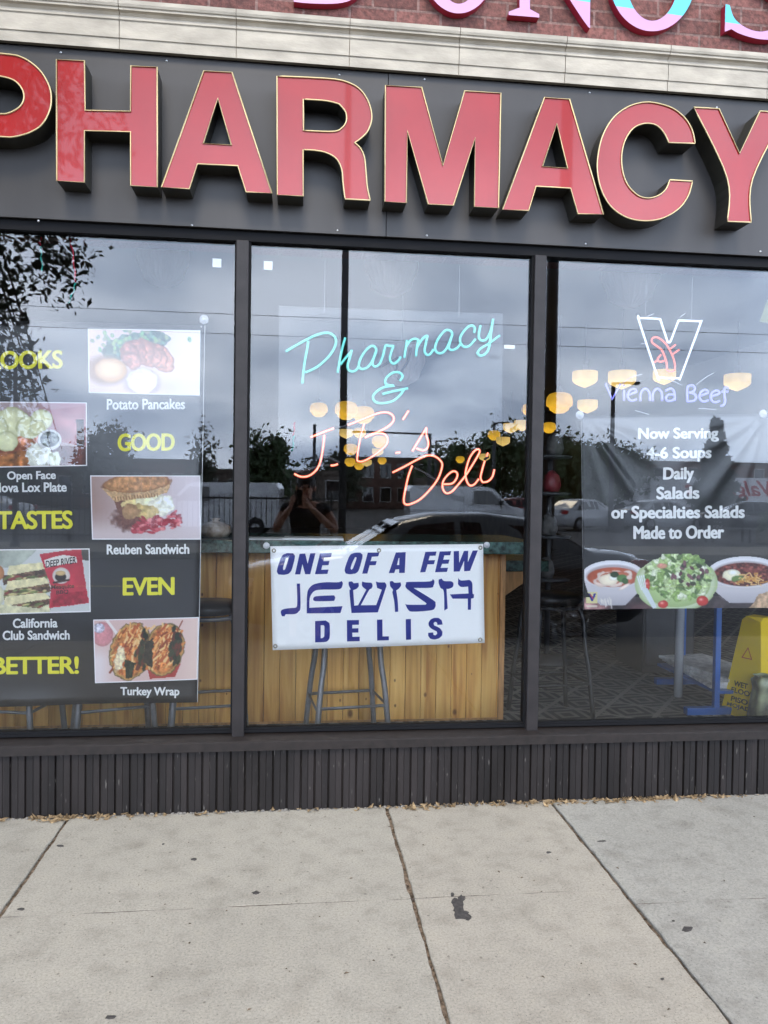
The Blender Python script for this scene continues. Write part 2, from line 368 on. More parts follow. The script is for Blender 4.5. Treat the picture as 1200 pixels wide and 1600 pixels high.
def brick_mat():
    m = bpy.data.materials.new('red_brick'); m.use_nodes = True; t = m.node_tree; b = t.nodes['Principled BSDF']; L = t.links.new
    g = t.nodes.new('ShaderNodeNewGeometry').outputs['Position']
    s = t.nodes.new('ShaderNodeSeparateXYZ'); L(g, s.inputs[0]); c = t.nodes.new('ShaderNodeCombineXYZ'); L(s.outputs[0], c.inputs[0]); L(s.outputs[2], c.inputs[1])
    k = t.nodes.new('ShaderNodeTexBrick'); L(c.outputs[0], k.inputs['Vector'])
    k.inputs['Scale'].default_value = 1; k.inputs['Brick Width'].default_value = .215; k.inputs['Row Height'].default_value = .0755
    k.inputs['Mortar Size'].default_value = .0065; k.inputs['Mortar Smooth'].default_value = .2; k.inputs['Bias'].default_value = -.1
    k.inputs['Color1'].default_value = (.115, .043, .034, 1); k.inputs['Color2'].default_value = (.21, .085, .068, 1); k.inputs['Mortar'].default_value = (.20, .12, .10, 1)
    n = t.nodes.new('ShaderNodeTexNoise'); n.inputs['Scale'].default_value = 55; n.inputs['Detail'].default_value = 5; L(g, n.inputs['Vector'])
    w = t.nodes.new('ShaderNodeTexNoise'); w.inputs['Scale'].default_value = 6; L(c.outputs[0], w.inputs['Vector'])
    r = t.nodes.new('ShaderNodeValToRGB'); r.color_ramp.elements[0].position = .35; r.color_ramp.elements[0].color = (.5, .5, .5, 1); r.color_ramp.elements[1].position = .65; r.color_ramp.elements[1].color = (1.25, 1.2, 1.2, 1); L(n.outputs['Fac'], r.inputs[0])
    x = t.nodes.new('ShaderNodeMix'); x.data_type = 'RGBA'; x.blend_type = 'MULTIPLY'; x.inputs[0].default_value = .8; L(k.outputs['Color'], x.inputs[6]); L(r.outputs[0], x.inputs[7]); L(x.outputs[2], b.inputs['Base Color'])
    b.inputs['Roughness'].default_value = .85
    h = t.nodes.new('ShaderNodeMath'); h.operation = 'MULTIPLY_ADD'; L(k.outputs['Fac'], h.inputs[0]); h.inputs[1].default_value = -1.; L(n.outputs['Fac'], h.inputs[2])
    bp = t.nodes.new('ShaderNodeBump'); bp.inputs['Strength'].default_value = .9; bp.inputs['Distance'].default_value = .008; L(h.outputs[0], bp.inputs['Height']); L(bp.outputs[0], b.inputs['Normal']); return m
M_brick = brick_mat()

def glass_mat(name, add, tint=(.985, .99, .99), rough=0.):
    m = bpy.data.materials.new(name); m.use_nodes = True; t = m.node_tree; t.nodes.clear(); L = t.links.new
    o = t.nodes.new('ShaderNodeOutputMaterial'); x = t.nodes.new('ShaderNodeMixShader'); tr = t.nodes.new('ShaderNodeBsdfTransparent'); gl = t.nodes.new('ShaderNodeBsdfGlossy')
    tr.inputs[0].default_value = (*tint, 1); gl.inputs['Roughness'].default_value = rough
    f = t.nodes.new('ShaderNodeFresnel'); f.inputs[0].default_value = 1.5; a = t.nodes.new('ShaderNodeMath'); a.operation = 'ADD'; a.inputs[1].default_value = add; a.use_clamp = True
    L(f.outputs[0], a.inputs[0]); L(a.outputs[0], x.inputs[0]); L(tr.outputs[0], x.inputs[1]); L(gl.outputs[0], x.inputs[2]); L(x.outputs[0], o.inputs[0]); return m
M_glass = glass_mat('window_glass', .002); M_acryl = glass_mat('acrylic_sheet', -.026, (.93, .945, .95))

# ------------------------------------------------------------------ ground, sidewalk, street
FLOOR = .15
struct('ground', MB().box((-400, -400, -.9), (400, 0.0, -.2)), mat('far_ground', (.07, .068, .06), .95, var=.3, scale=.4, world=True))
struct('street', MB().box((-150, -15.6, -.199), (150, -4.19, -.15)), M_asph)
struct('kerb', MB().box((-150, -4.19, -.199), (150, -4.03, -.002)), M_conb)
struct('pavement_bed', MB().box((-30, -4.03, -.199), (30, .04, -.012)), M_dirt)
def slab(mb, x0, y0, x1, y1, z=0., gap=.007, g2=None, seed=0):
    rs = random.Random(seed); P = []
    gl, gr, gb, gt = g2 or (gap,)*4
    x0 += gl; x1 -= gr; y0 += gb; y1 -= gt; st = .03
    def edge(a, b, n):
        k = max(2, int((Vector(b)-Vector(a)).length/st)); o = 0
        for i in range(k):
            t = i/k; o = .7*o+rs.uniform(-.0022, .0022); 
            if rs.random() < .02: o -= .005
            P.append((a[0]+(b[0]-a[0])*t+n[0]*o*(i > 0), a[1]+(b[1]-a[1])*t+n[1]*o*(i > 0)))
    edge((x0, y0), (x1, y0), (0, -1)); edge((x1, y0), (x1, y1), (1, 0)); edge((x1, y1), (x0, y1), (0, 1)); edge((x0, y1), (x0, y0), (-1, 0))
    cx, cy = (x0+x1)/2, (y0+y1)/2; k = len(P)
    inn = [(p[0]+(.003 if p[0] < cx else -.003), p[1]+(.0004 if p[1] < cy else -.0004)) for p in P]
    vs = [(a, b, z) for a, b in inn]+[(a, b, z-.004) for a, b in P]+[(a, b, -.02) for a, b in P]
    fs = [tuple(range(k))]+[(i, (i+1) % k, k+(i+1) % k, k+i) for i in range(k)]+[(k+i, k+(i+1) % k, 2*k+(i+1) % k, 2*k+i) for i in range(k)]
    mb.add(vs, fs)
sa, sb, sc_ = MB(), MB(), MB()
ys = [-4.03, -2.42, -.912, .03]
xs = [-8.0, -6.6, -5.2, -3.9, -2.5, -1.025, .442, 1.252, 2.75, 4.3, 5.8, 7.3, 9.0]
for i in range(len(xs)-1):
    yy = [-4.03, -2.5, -1.028, .03] if xs[i] > 1.2 else ys
    t = sc_ if xs[i] > 1.2 else (sb if abs(xs[i]-.442) < .01 else sa)
    for j in range(3):
        ww = .0068 if xs[i] < 1.2 else .005
        slab(t, xs[i], yy[j], xs[i+1], yy[j+1], z=.004 if t is sc_ else 0., g2=(ww, .0068 if xs[i+1] < 1.2 else .005, .0022 if j else .01, .0022 if j < 2 else .003), seed=i*7+j)
gf = MB()
for x0_, x1_, yj in ((-8, 1.243, -.912), (-8, 1.243, -2.42), (1.258, 9, -1.028), (1.258, 9, -2.5)):
    gf.box((x0_, yj-.0024, -.019), (x1_, yj+.0024, -.0012 if x0_ < 0 else .0026))
struct('groove_dirt', gf, mat('groove_dirt', (.11, .085, .065), .95, var=.5, scale=40, world=True))
struct('sidewalk', sa, M_con); struct('sidewalk', sb, M_conb); struct('sidewalk', sc_, M_con2)
struct('far_sidewalk', MB().box((-150, -19.0, -.199), (150, -15.6, 0.0)), M_con2)
mk = MB()
for k in range(-12, 13): mk.box((k*6, -9.95, -.149), (k*6+3, -9.83, -.145))
tag(mk.build('street_marking', mat('road_paint', (.62, .5, .12), .8, var=.3, scale=8)), kind='structure')
struct('parking_lot', MB().box((-150, -75, -.199), (150, -19.0, -.05)), mat('lot_asphalt', (.075, .075, .078), .9, var=.3, scale=.8, world=True))

# ------------------------------------------------------------------ the shop building
B = thing('shop_building', 'brick shop with dark framed windows, grey sign band and pale stone course', 'shop', (0, 0, 0))
BX0, BX1 = -4.9, 4.55
MULL = [-4.49, -3.08, -1.68, -.2685, 1.16, 2.57, 3.98]; MW = .056
wall = MB().box((BX0-3, -.065, 3.685), (BX1+3, .35, 7.5))
wall.box((BX0-3, -.065, -.05), (MULL[0]-.03, .35, 3.685)); wall.box((MULL[-1]+.03, -.065, -.05), (BX1+3, .35, 3.685))
wall.box((MULL[0]-.03, .06, 2.73), (MULL[-1]+.03, .35, 3.685))
wall.build('brick_wall', M_brick, B)
# stone course in blocks
prof = [(-.066, 3.482), (-.088, 3.482), (-.088, 3.527), (-.094, 3.530), (-.094, 3.604), (-.100, 3.608), (-.100, 3.616), (-.086, 3.622), (-.084, 3.632), (-.094, 3.641), (-.108, 3.646), (-.108, 3.655), (-.114, 3.658), (-.118, 3.668), (-.118, 3.685), (-.066, 3.690)]
st = MB(); jx = at(369, 88, -.09)[0]; jd = .517
k0 = int((BX0-jx)/jd)-6
for k in range(k0, k0+40):
    a = jx+k*jd+.0016; b = a+jd-.0032
    if b < BX0-3 or a > BX1+3: continue
    st.prism(prof, a, b, 'X')
st.box((BX0-3, -.080, 3.484), (BX1+3, -.0655, 3.684))
st.build('stone_course', M_stone, B)
# sign band: grey panels with seams
seams = [-4.45, -1.95, at(605, 240, -.06)[0], 2.9, 4.0]
for a, b in zip(seams[:-1], seams[1:]):
    MB().box((a+.0015, -.060, 2.718), (b-.0015, -.045, 3.480), bev=.001).build('sign_panel', M_fascia, B)
MB().box((-4.45, -.0452, 2.72), (4.0, .055, 3.48)).build('sign_backing', M_alud, B)
for x, y in [(260, 95), (530, 117), (663, 124), (921, 145), (527, 360), (667, 368), (915, 381), (1188, 393), (60, 345), (300, 352), (1120, 168), (95, 82)]:
    p = at(x, y, -.06); MB().lathe([(0, .004), (.003, .0035), (.0052, .001), (.0055, 0)], (0, 0, 0), 12).xf(Matrix.Translation(p+np.array([0, -.0003, 0])) @ Matrix.Rotation(R(90), 4, 'X')).build('screw', M_screw, B)
# frames
MB().box((-4.45, -.034, 2.672), (4.0, .055, 2.7185)).build('window_head', M_alud, B)
for x in MULL:
    m = MB().box((x-MW/2, -.05, .345), (x+MW/2, .05, 2.671), bev=.002)
    m.build('mullion', M_alu, B)
sl_ = MB()
sl_.prism([(-.108, .296), (-.108, .334), (-.098, .340), (.05, .356), (.05, .296)], -4.5, 4.02, 'X')
sl_.build('window_sill', M_sill, B)
bd = MB()
for a, b in zip(MULL[:-1], MULL[1:]):
    a += MW/2; b -= MW/2
    bd.box((a, -.022, .3562), (b, .03, .3685)); bd.box((a, -.014, .3685), (b, .024, .3765))
    bd.box((a, -.026, .378), (a+.009, .03, 2.6715)); bd.box((b-.009, -.026, .378), (b, .03, 2.6715))
bd.build('glazing_bead', M_alud, B)
for a, b in zip(MULL[:-1], MULL[1:]):
    MB().box((a+MW/2+.004, -.004, .372), (b-MW/2-.004, .004, 2.674)).build('window_pane', M_glass, B)
# ribbed kick panel
poly = []; x = -4.5; rs = random.Random(3)
while x < 4.02:
    wd = .0655+rs.uniform(-.0015, .0015); t = rs.uniform(-.0012, .0012)
    poly += [(x, -.066), (x+.004, -.0785+t), (x+wd*.46, -.0790+t), (x+wd*.48, -.0765), (x+wd*.50, -.0790+t), (x+wd-.007, -.0785-t), (x+wd-.003, -.066)]
    x += wd
poly += [(x, -.066), (x, .02), (-4.5, .02)]
rb = MB(); k = len(poly)
vs = [(px, py, .0 + rs.uniform(-.002, .002)) for px, py in poly]+[(px, py, .2965) for px, py in poly]
rb.add(vs, [(i, (i+1) % k, k+(i+1) % k, k+i) for i in range(k)]); rb.build('kick_panel', M_rib, B)
MB().box((-4.5, -.0645, -.01), (4.02, .05, .298)).build('kick_backing', M_black, B)

# interior of the shop
M_iwall = mat('interior_wall', (.10, .085, .07), .8, var=.3, scale=2)
def carpet():
    m = bpy.data.materials.new('patterned_carpet'); m.use_nodes = True; t = m.node_tree; b = t.nodes['Principled BSDF']; L = t.links.new
    g = t.nodes.new('ShaderNodeNewGeometry').outputs['Position']; mp = t.nodes.new('ShaderNodeMapping'); mp.inputs['Rotation'].default_value = (0, 0, R(38)); mp.inputs['Scale'].default_value = (1, 1, 1); L(g, mp.inputs[0])
    s = t.nodes.new('ShaderNodeSeparateXYZ'); L(mp.outputs[0], s.inputs[0])
    def M(op, a, c=0.):
        n = t.nodes.new('ShaderNodeMath'); n.operation = op
        for i, v in enumerate((a, c)):
            if isinstance(v, (int, float)): n.inputs[i].default_value = v
            else: L(v, n.inputs[i])
        return n.outputs[0]
    def cell(o, k): return M('ABSOLUTE', M('SUBTRACT', M('FRACT', M('MULTIPLY', o, k)), .5))
    a = cell(s.outputs[0], 3.2); c = cell(s.outputs[1], 3.2)
    rings = M('FRACT', M('MULTIPLY', M('ADD', a, c), 3.6)); edge = M('GREATER_THAN', M('MAXIMUM', a, c), .455)
    n = t.nodes.new('ShaderNodeTexNoise'); n.inputs['Scale'].default_value = 90; L(g, n.inputs['Vector'])
    v = M('MAXIMUM', M('MULTIPLY', M('GREATER_THAN', rings, .55), .75), edge); v = M('MULTIPLY', v, M('ADD', n.outputs['Fac'], .35))
    r = t.nodes.new('ShaderNodeValToRGB'); r.color_ramp.elements[0].color = (.022, .022, .024, 1); r.color_ramp.elements[1].color = (.24, .225, .20, 1); L(v, r.inputs[0]); L(r.outputs[0], b.inputs['Base Color']); b.inputs['Roughness'].default_value = .9; return m
M_carpet = carpet()
struct('floor', MB().box((-6.5, .051, -.05), (6.5, 26, FLOOR)), M_carpet)
struct('ceiling', MB().box((-6.5, .36, 3.72), (6.5, 26, 3.85)), mat('interior_ceiling', (.09, .085, .08), .8))
struct('back_wall', MB().box((-6.5, 26, FLOOR), (6.5, 26.2, 3.72)), M_iwall)
struct('side_wall', MB().box((-6.7, .351, FLOOR), (-6.5, 26, 3.72)), M_iwall); struct('side_wall', MB().box((6.5, .351, FLOOR), (6.7, 26, 3.72)), M_iwall)
struct('flat_roof', MB().box((-7.9, .351, 7.2), (7.55, 26.2, 7.4)), M_dark)
struct('upper_floor', MB().box((-6.7, .351, 3.851), (6.7, 26.2, 3.95)), M_dark)

# ------------------------------------------------------------------ red channel letters
def crop1(x, y): return (x/2, y/2)
def crop2(x, y): return (600+x/2, y/2)
YF, YB = -.178, -.0608
LET = [
 ('P', 'red channel letter P cut off by the left edge of the photo', crop1, [(-170,155),(10,168),(70,180),(120,215),(150,260),(160,300),(155,345),(130,390),(90,415),(40,428),(0,427),(-85,425),(-85,555),(-170,550)], [[(-85,228),(0,238),(45,252),(70,280),(74,310),(60,335),(30,352),(0,356),(-85,352)]]),
 ('H', 'red channel letter H with leafy reflections on its face', crop1, [(177,186),(264,190),(266,345),(408,348),(409,206),(491,210),(492,585),(408,580),(408,412),(264,408),(264,570),(177,565)], []),
 ('A', 'red channel letter A standing between the H and the R', crop1, [(637,222),(725,226),(850,604),(769,600),(743,518),(617,512),(592,590),(504,585)], [[(681,306),(723,453),(635,448)]]),
 ('R', 'red channel letter R beside the M, the only R', crop1, [(866,238),(1000,244),(1070,252),(1120,275),(1150,315),(1162,365),(1150,408),(1128,432),(1108,446),(1126,463),(1139,492),(1144,540),(1148,585),(1157,626),(1078,622),(1072,572),(1068,530),(1052,497),(1022,478),(985,470),(947,468),(948,613),(866,609)], [[(948,310),(1020,315),(1060,325),(1080,350),(1082,378),(1068,400),(1040,411),(948,408)]]),
 ('M', 'wide red channel letter M above the neon window', crop2, [(5,267),(118,273),(184,518),(252,284),(365,291),(358,650),(282,646),(285,430),(217,642),(138,638),(73,408),(70,634),(2,630)], []),
 ('A', 'red channel letter A standing between the M and the C', crop2, [(502,305),(580,310),(686,670),(606,668),(583,588),(475,582),(452,658),(370,655)], [[(540,386),(574,526),(495,520)]]),
 ('C', 'round red channel letter C beside the final Y', crop2, [(972,448),(964,410),(943,372),(905,340),(855,323),(810,320),(760,335),(715,370),(683,425),(668,490),(668,545),(682,600),(712,648),(760,680),(815,690),(870,682),(920,653),(950,613),(964,566),(893,562),(880,592),(855,612),(822,619),(790,608),(760,575),(745,530),(743,480),(755,435),(780,400),(815,386),(850,391),(875,415),(890,446)], []),
 ('Y', 'red channel letter Y cut off by the right edge of the photo', crop2, [(968,335),(1047,340),(1111,480),(1175,347),(1256,352),(1152,558),(1147,695),(1073,692),(1072,555)], []),
]
def add_trim(mb, loop, y, r, n=6): mb.tube([(p[0], y, p[1]) for p in loop], r, n, closed=True)
for ch, lab, fn, outer, holes in LET:
    loops = []
    for L in [outer]+holes:
        q = [at(*fn(*p), YF)[[0, 2]] for p in L]; loops.append(smooth_loop(q, True, 37, 6))
    ox = min(p[0] for p in loops[0]); oz = min(p[1] for p in loops[0])
    t = thing('channel_letter', lab, 'letter', (ox, YB, oz), 'red channel letters spelling PHARMACY')
    vs, fs = fill2d(loops); MB().add([(x, YF+.004, z) for x, z in vs], fs).build('face', M_letter, t)
    ret = MB(); trm = MB()
    for L in loops:
        k = len(L); vv = [(p[0], YF+.003, p[1]) for p in L]+[(p[0], YB, p[1]) for p in L]
        ret.add(vv, [(i, (i+1) % k, k+(i+1) % k, k+i) for i in range(k)]); add_trim(trm, L, YF, .0033)
    ret.build('return', M_return, t); trm.build('trim', M_gold, t)

# flat cut-out letters on the brick, of which the photo shows the feet
def paint_split():
    m = bpy.data.materials.new('cyan_lilac_paint'); m.use_nodes = True; t = m.node_tree; b = t.nodes['Principled BSDF']; L = t.links.new
    g = t.nodes.new('ShaderNodeNewGeometry'); s = t.nodes.new('ShaderNodeSeparateXYZ'); L(g.outputs['Position'], s.inputs[0])
    n = t.nodes.new('ShaderNodeMath'); n.operation = 'MULTIPLY_ADD'; L(s.outputs[0], n.inputs[0]); n.inputs[1].default_value = .055; L(s.outputs[2], n.inputs[2])
    r = t.nodes.new('ShaderNodeValToRGB'); mr = t.nodes.new('ShaderNodeMapRange'); mr.inputs[1].default_value = 3.6; mr.inputs[2].default_value = 4.6; L(n.outputs[0], mr.inputs[0]); L(mr.outputs[0], r.inputs[0])
    es = r.color_ramp.elements; es[0].position = .0; es[0].color = (.46, .24, .42, 1); es[1].position = .335; es[1].color = (.08, .44, .54, 1); r.color_ramp.interpolation = 'CONSTANT'
    L(r.outputs[0], b.inputs['Base Color']); b.inputs['Roughness'].default_value = .4; return m
M_split = paint_split(); M_crim = mat('crimson_edge', (.30, .012, .035), .4)
def up(x, y): return (420+x*.65, y*.65)
def ring(cx, cy, rx, ry, n=36): return [(cx+rx*math.cos(2*math.pi*i/n), cy+ry*math.sin(2*math.pi*i/n)) for i in range(n)]
SER = [
 ('D', 'painted serif letter, the leftmost one showing its foot on the brick', [[(60,-230),(150,-230),(215,-200),(245,-120),(235,-45),(205,-5),(165,8),(100,8),(60,4),(60,-10),(85,-14),(85,-215),(60,-218)], [(115,-215),(150,-212),(190,-180),(205,-115),(198,-50),(170,-12),(115,-12)]]),
 ('O', 'painted round letter left of the N on the brick', [ring(457,-100,92,132), ring(457,-103,56,112)]),
 ('N', 'painted serif letter N between two round letters on the brick', [[(570,-215),(640,-215),(745,-40),(742,-190),(715,-195),(715,-210),(800,-205),(800,-190),(775,-186),(772,58),(757,50),(622,-160),(628,22),(650,34),(650,42),(577,36),(577,28),(603,18),(602,-195),(570,-200)]]),
 ('O', 'painted round letter right of the N on the brick', [ring(922,-55,104,130), ring(922,-60,64,110)]),
 ('S', 'painted serif letter S cut off by the right edge above the stone', [[(1098,10),(1108,12),(1120,45),(1150,68),(1185,76),(1222,66),(1238,35),(1220,0),(1160,-40),(1115,-75),(1098,-120),(1115,-170),(1160,-192),(1210,-190),(1245,-170),(1255,-175),(1258,-110),(1246,-112),(1232,-150),(1195,-172),(1160,-165),(1142,-135),(1155,-100),(1215,-60),(1262,-20),(1276,30),(1262,68),(1225,92),(1180,94),(1135,82),(1112,70),(1096,76)]]),
]
YS = -.107
for ch, lab, loops_ in SER:
    loops = [smooth_loop([at(*up(*p), YS)[[0, 2]] for p in L], True, 40, 5) for L in loops_]
    t = thing('painted_letter', lab, 'letter', (min(p[0] for p in loops[0]), -.066, min(p[1] for p in loops[0])), 'painted serif letters on the brick')
    vs, fs = fill2d(loops); MB().add([(x, YS, z) for x, z in vs], fs).build('face', M_split, t)
    sd_ = MB()
    for L in loops:
        k = len(L); sd_.add([(p[0], YS, p[1]) for p in L]+[(p[0], -.066, p[1]) for p in L], [(i, (i+1) % k, k+(i+1) % k, k+i) for i in range(k)])
    sd_.build('edge', M_crim, t)

# ------------------------------------------------------------------ left banner with the food pictures
M_vinyl = mat('black_vinyl', (.020, .020, .022), .3, spec=.5, bump=.06, bscale=7)
M_pic = attr_mat('printed_picture', .4)
YB1 = .035
def wave1(x, z):
    lo = max(0., .62-z)/.14                                         # the lower edge curls and ripples
    return .006*math.sin(x*5.5+z*2.1)+.004*math.sin(z*9+x*3)-.010*lo*lo*(.6+.6*math.sin(x*9.5+.4))
ban = thing('food_banner', 'black vinyl banner of food photos reading LOOKS GOOD TASTES EVEN BETTER', 'banner', (-1.2, YB1, .49), 'banners and signs behind the glass')
def sheet_mesh(name, m, parent, quad, Y, disp, nx, ny, th=.0012):
    (ax, ay), (bx, by), (cx, cy), (dx, dy) = quad; V = []; 
    for s in (0, th):
        for j in range(ny+1):
            for i in range(nx+1):
                u = i/nx; v = j/ny; a = at(ax, ay, Y); b = at(bx, by, Y); c = at(cx, cy, Y); d = at(dx, dy, Y)
                p = (a*(1-u)+b*u)*(1-v)+(d*(1-u)+c*u)*v; V.append((p[0], Y+disp(p[0], p[2])+s, p[2]))
    n = nx+1; o = n*(ny+1); F = []
    for j in range(ny):
        for i in range(nx):
            q = (j*n+i, j*n+i+1, (j+1)*n+i+1, (j+1)*n+i); F += [q, tuple(k+o for k in reversed(q))]
    rim = [i for i in range(n)]+[j*n+nx for j in range(1, ny+1)]+[ny*n+i for i in range(nx-1, -1, -1)]+[j*n for j in range(ny-1, 0, -1)]
    F += [(rim[i], rim[(i+1) % len(rim)], rim[(i+1) % len(rim)]+o, rim[i]+o) for i in range(len(rim))]
    mb = MB(); mb.add(V, F, True); return mb.build(name, m, parent)
sheet_mesh('sheet', M_vinyl, ban, [(-150, 497), (320, 508), (309, 1096), (-146, 1108)], YB1, wave1, 40, 50)
# hem seam on the right edge
p0, p1 = at(320, 508, YB1), at(309, 1096, YB1)
MB().tube([(p0[0]+(p1[0]-p0[0])*t, YB1+wave1(p0[0], p0[2]+(p1[2]-p0[2])*t)-.001, p0[2]+(p1[2]-p0[2])*t) for t in np.linspace(0, 1, 40)], .0016, 5).build('hem', M_white, ban)
for s, bx, sh in [('LOOKS', (-16, 548, 99, 577), 0), ('GOOD', (184, 677, 273, 705), 0), ('TASTES', (-6, 798, 114, 827), 0), ('EVEN', (192, 902, 273, 930), 0), ('BETTER!', (-12, 1026, 123, 1054), 0)]:
    lettering(s, bx, YB1, M_yellow, ban, wave1, off=.0, shear=sh, slope=-1, bold=1.25, space=.94)
for s, bx in [('Potato Pancakes', (167, 623, 289, 640)), ('Open Face', (11, 736, 88, 753)), ('Nova Lox Plate', (-12, 754, 105, 769)), ('Reuben Sandwich', (167, 850, 296, 866)), ('California', (20, 966, 90, 981)), ('Club Sandwich', (4, 985, 109, 1000)), ('Turkey Wrap', (188, 1073, 281, 1090))]:
    lettering(s, bx, YB1, M_white, ban, wave1, off=.012, slope=-1, bold=.35)

W = (245, 240, 240)
def frame_of(pc, w=1.8):
    e = np.minimum(np.minimum(pc.X-pc.x0, pc.x1-pc.x), np.minimum(pc.Y-pc.y0, pc.y1-pc.Y)) if False else np.minimum(np.minimum(pc.X-pc.x0, pc.x1-pc.X), np.minimum(pc.Y-pc.y0, pc.y1-pc.Y))
    pc.put((e < w).astype(float), W)
rs = np.random.RandomState(11)
# potato pancakes
P = Pic((138, 514, 313, 617), (228, 196, 196)); P.I *= (1+.10*(fbm(P.X, P.Y, 60, 3)-.5))[..., None]
P.put(np.clip((P.X-225)/90, 0, .8), (246, 238, 240))
for cx, cy, rx, ry in [(190, 546, 28, 18), (215, 531, 30, 14), (240, 530, 22, 16), (180, 553, 18, 12), (230, 540, 24, 14)]:
    P.ell(cx, cy, rx, ry, (74, 108, 92), wob=.5, ws=12, tex=.7, ts=5, seed=int(cx))
for i in range(60):
    x, y = 200+rs.randn()*28, 534+rs.randn()*10; P.ell(x, y, 4, 3, (95+rs.randint(50), 135+rs.randint(40), 110), rot=rs.rand()*180, wob=.3)
for i, (cx, cy) in enumerate([(256, 561), (246, 557), (236, 553), (225, 550), (214, 550), (205, 557)]):
    P.ell(cx, cy, 15, 22, (216-4*i, 140-2*i, 112), rot=-24, wob=.25, ws=9, tex=.35, ts=6, seed=i, rim=(170, 98, 76), rimw=.22)
P.ell(166, 580, 31, 23, (168, 120, 90), soft=10); P.ell(173, 580, 25, 19, (232, 178, 118), wob=.06, rim=(205, 150, 95), rimw=.14); P.ell(172, 579, 20, 14, (240, 196, 142), tex=.08)
P.ell(222, 598, 27, 21, (196, 168, 160), soft=10); P.ell(221, 596, 24, 20, (246, 232, 228), wob=.2, ws=12, tex=.12, ts=10); P.ell(215, 588, 11, 8, (226, 196, 190), wob=.5, soft=5); P.ell(229, 592, 9, 6, (255, 248, 245), soft=5)
frame_of(P); P.sheet([(138, 514), (313, 516), (312, 618), (139, 614)], YB1, M_pic, ban, wave1)
# open face lox plate
P = Pic((-38, 627, 137, 731), (176, 150, 148)); P.put(np.clip((P.X-40)/60, 0, 1)*np.clip((700-P.Y)/40, 0, 1)*.8, (196, 128, 136))
P.poly([(78, 640), (137, 632), (137, 700), (90, 690)], (186, 116, 120), .2, 20); P.poly([(120, 655), (132, 655), (134, 705), (121, 700)], (70, 40, 30), .6, 3)
P.poly([(-38, 690), (137, 700), (137, 731), (-38, 731)], (96, 44, 36), .4, 9); P.poly([(-38, 700), (70, 700), (78, 731), (-38, 731)], (186, 110, 52), .6, 8)
P.ell(20, 688, 52, 20, (216, 128, 84), rot=-12, wob=.35, ws=12, tex=.4, ts=6); P.ell(5, 700, 30, 9, (128, 60, 36), wob=.3, soft=6)
for cx, cy, r_ in [(2, 660, 20), (20, 660, 27), (45, 668, 20), (66, 655, 18), (-12, 670, 25), (10, 690, 18), (60, 668, 14)]: P.ell(cx, cy, r_, r_*.9, (222, 220, 168), wob=.1, rim=(186, 186, 128), rimw=.14, tex=.1, ts=9, seed=cx+60)
P.ell(62, 712, 20, 22, (214, 214, 196), wob=.35, tex=.2, ts=8); P.ell(86, 720, 10, 12, (220, 226, 196), wob=.35)
P.ell(78, 688, 19, 17, (228, 228, 226)); P.ell(78, 687, 15, 12.5, (110, 116, 110), tex=.9, ts=4)
frame_of(P); P.sheet([(-38, 627), (136, 629), (137, 728), (-36, 731)], YB1, M_pic, ban, wave1)
# reuben
P = Pic((142, 743, 314, 844), (196, 170, 166)); P.put(np.clip((P.X-200)/100, 0, 1)*.85, (226, 212, 218)); P.put(np.clip((P.Y-812)/24, 0, 1)*.6, (226, 206, 204)); P.put(np.clip((195-P.X)/50, 0, 1)*np.clip((830-P.Y)/30, 0, 1)*.55, (150, 108, 92))
P.ell(205, 812, 30, 18, (110, 66, 56), wob=.3, soft=8, tex=.3)
P.poly([(176, 778), (216, 774), (208, 812), (188, 806)], (122, 78, 64), .4, 5, wob=2)
for cx, cy, rx, ry, c in [(212, 788, 22, 14, (222, 196, 128)), (235, 782, 26, 15, (238, 228, 182)), (250, 792, 22, 16, (246, 240, 214)), (225, 800, 20, 12, (206, 176, 108)), (205, 800, 16, 12, (176, 132, 88)), (262, 784, 10, 12, (250, 248, 226))]: P.ell(cx, cy, rx, ry, c, wob=.4, ws=9, tex=.25, ts=6, seed=cx)
for i in range(110):
    t = rs.rand(); x = 208+72*t+rs.randn()*3; y = 826-16*t+rs.randn()*5; P.ell(x, y, 3+rs.rand()*4, 1.5+rs.rand()*2, [(214, 88, 98), (184, 52, 66), (230, 130, 130), (160, 40, 52)][rs.randint(4)], rot=rs.rand()*90-45, wob=.3)
P.ell(214, 757, 54, 16, (128, 78, 46), rot=-4, wob=.06); P.poly([(160, 764), (268, 752), (262, 770), (236, 778), (180, 784)], (208, 164, 112), .3, 3, wob=1.5)
P.ell(214, 755, 53, 14.5, (192, 132, 78), rot=-4, wob=.08, tex=.35, ts=4, rim=(150, 92, 52), rimw=.12)
for i in range(16): P.line([(180+i*4.4, 776+rs.rand()*2-i*.35), (181+i*4.4, 782-i*.4)], .8, (150, 106, 70))
frame_of(P); P.sheet([(142, 743), (313, 743), (314, 843), (144, 843)], YB1, M_pic, ban, wave1)
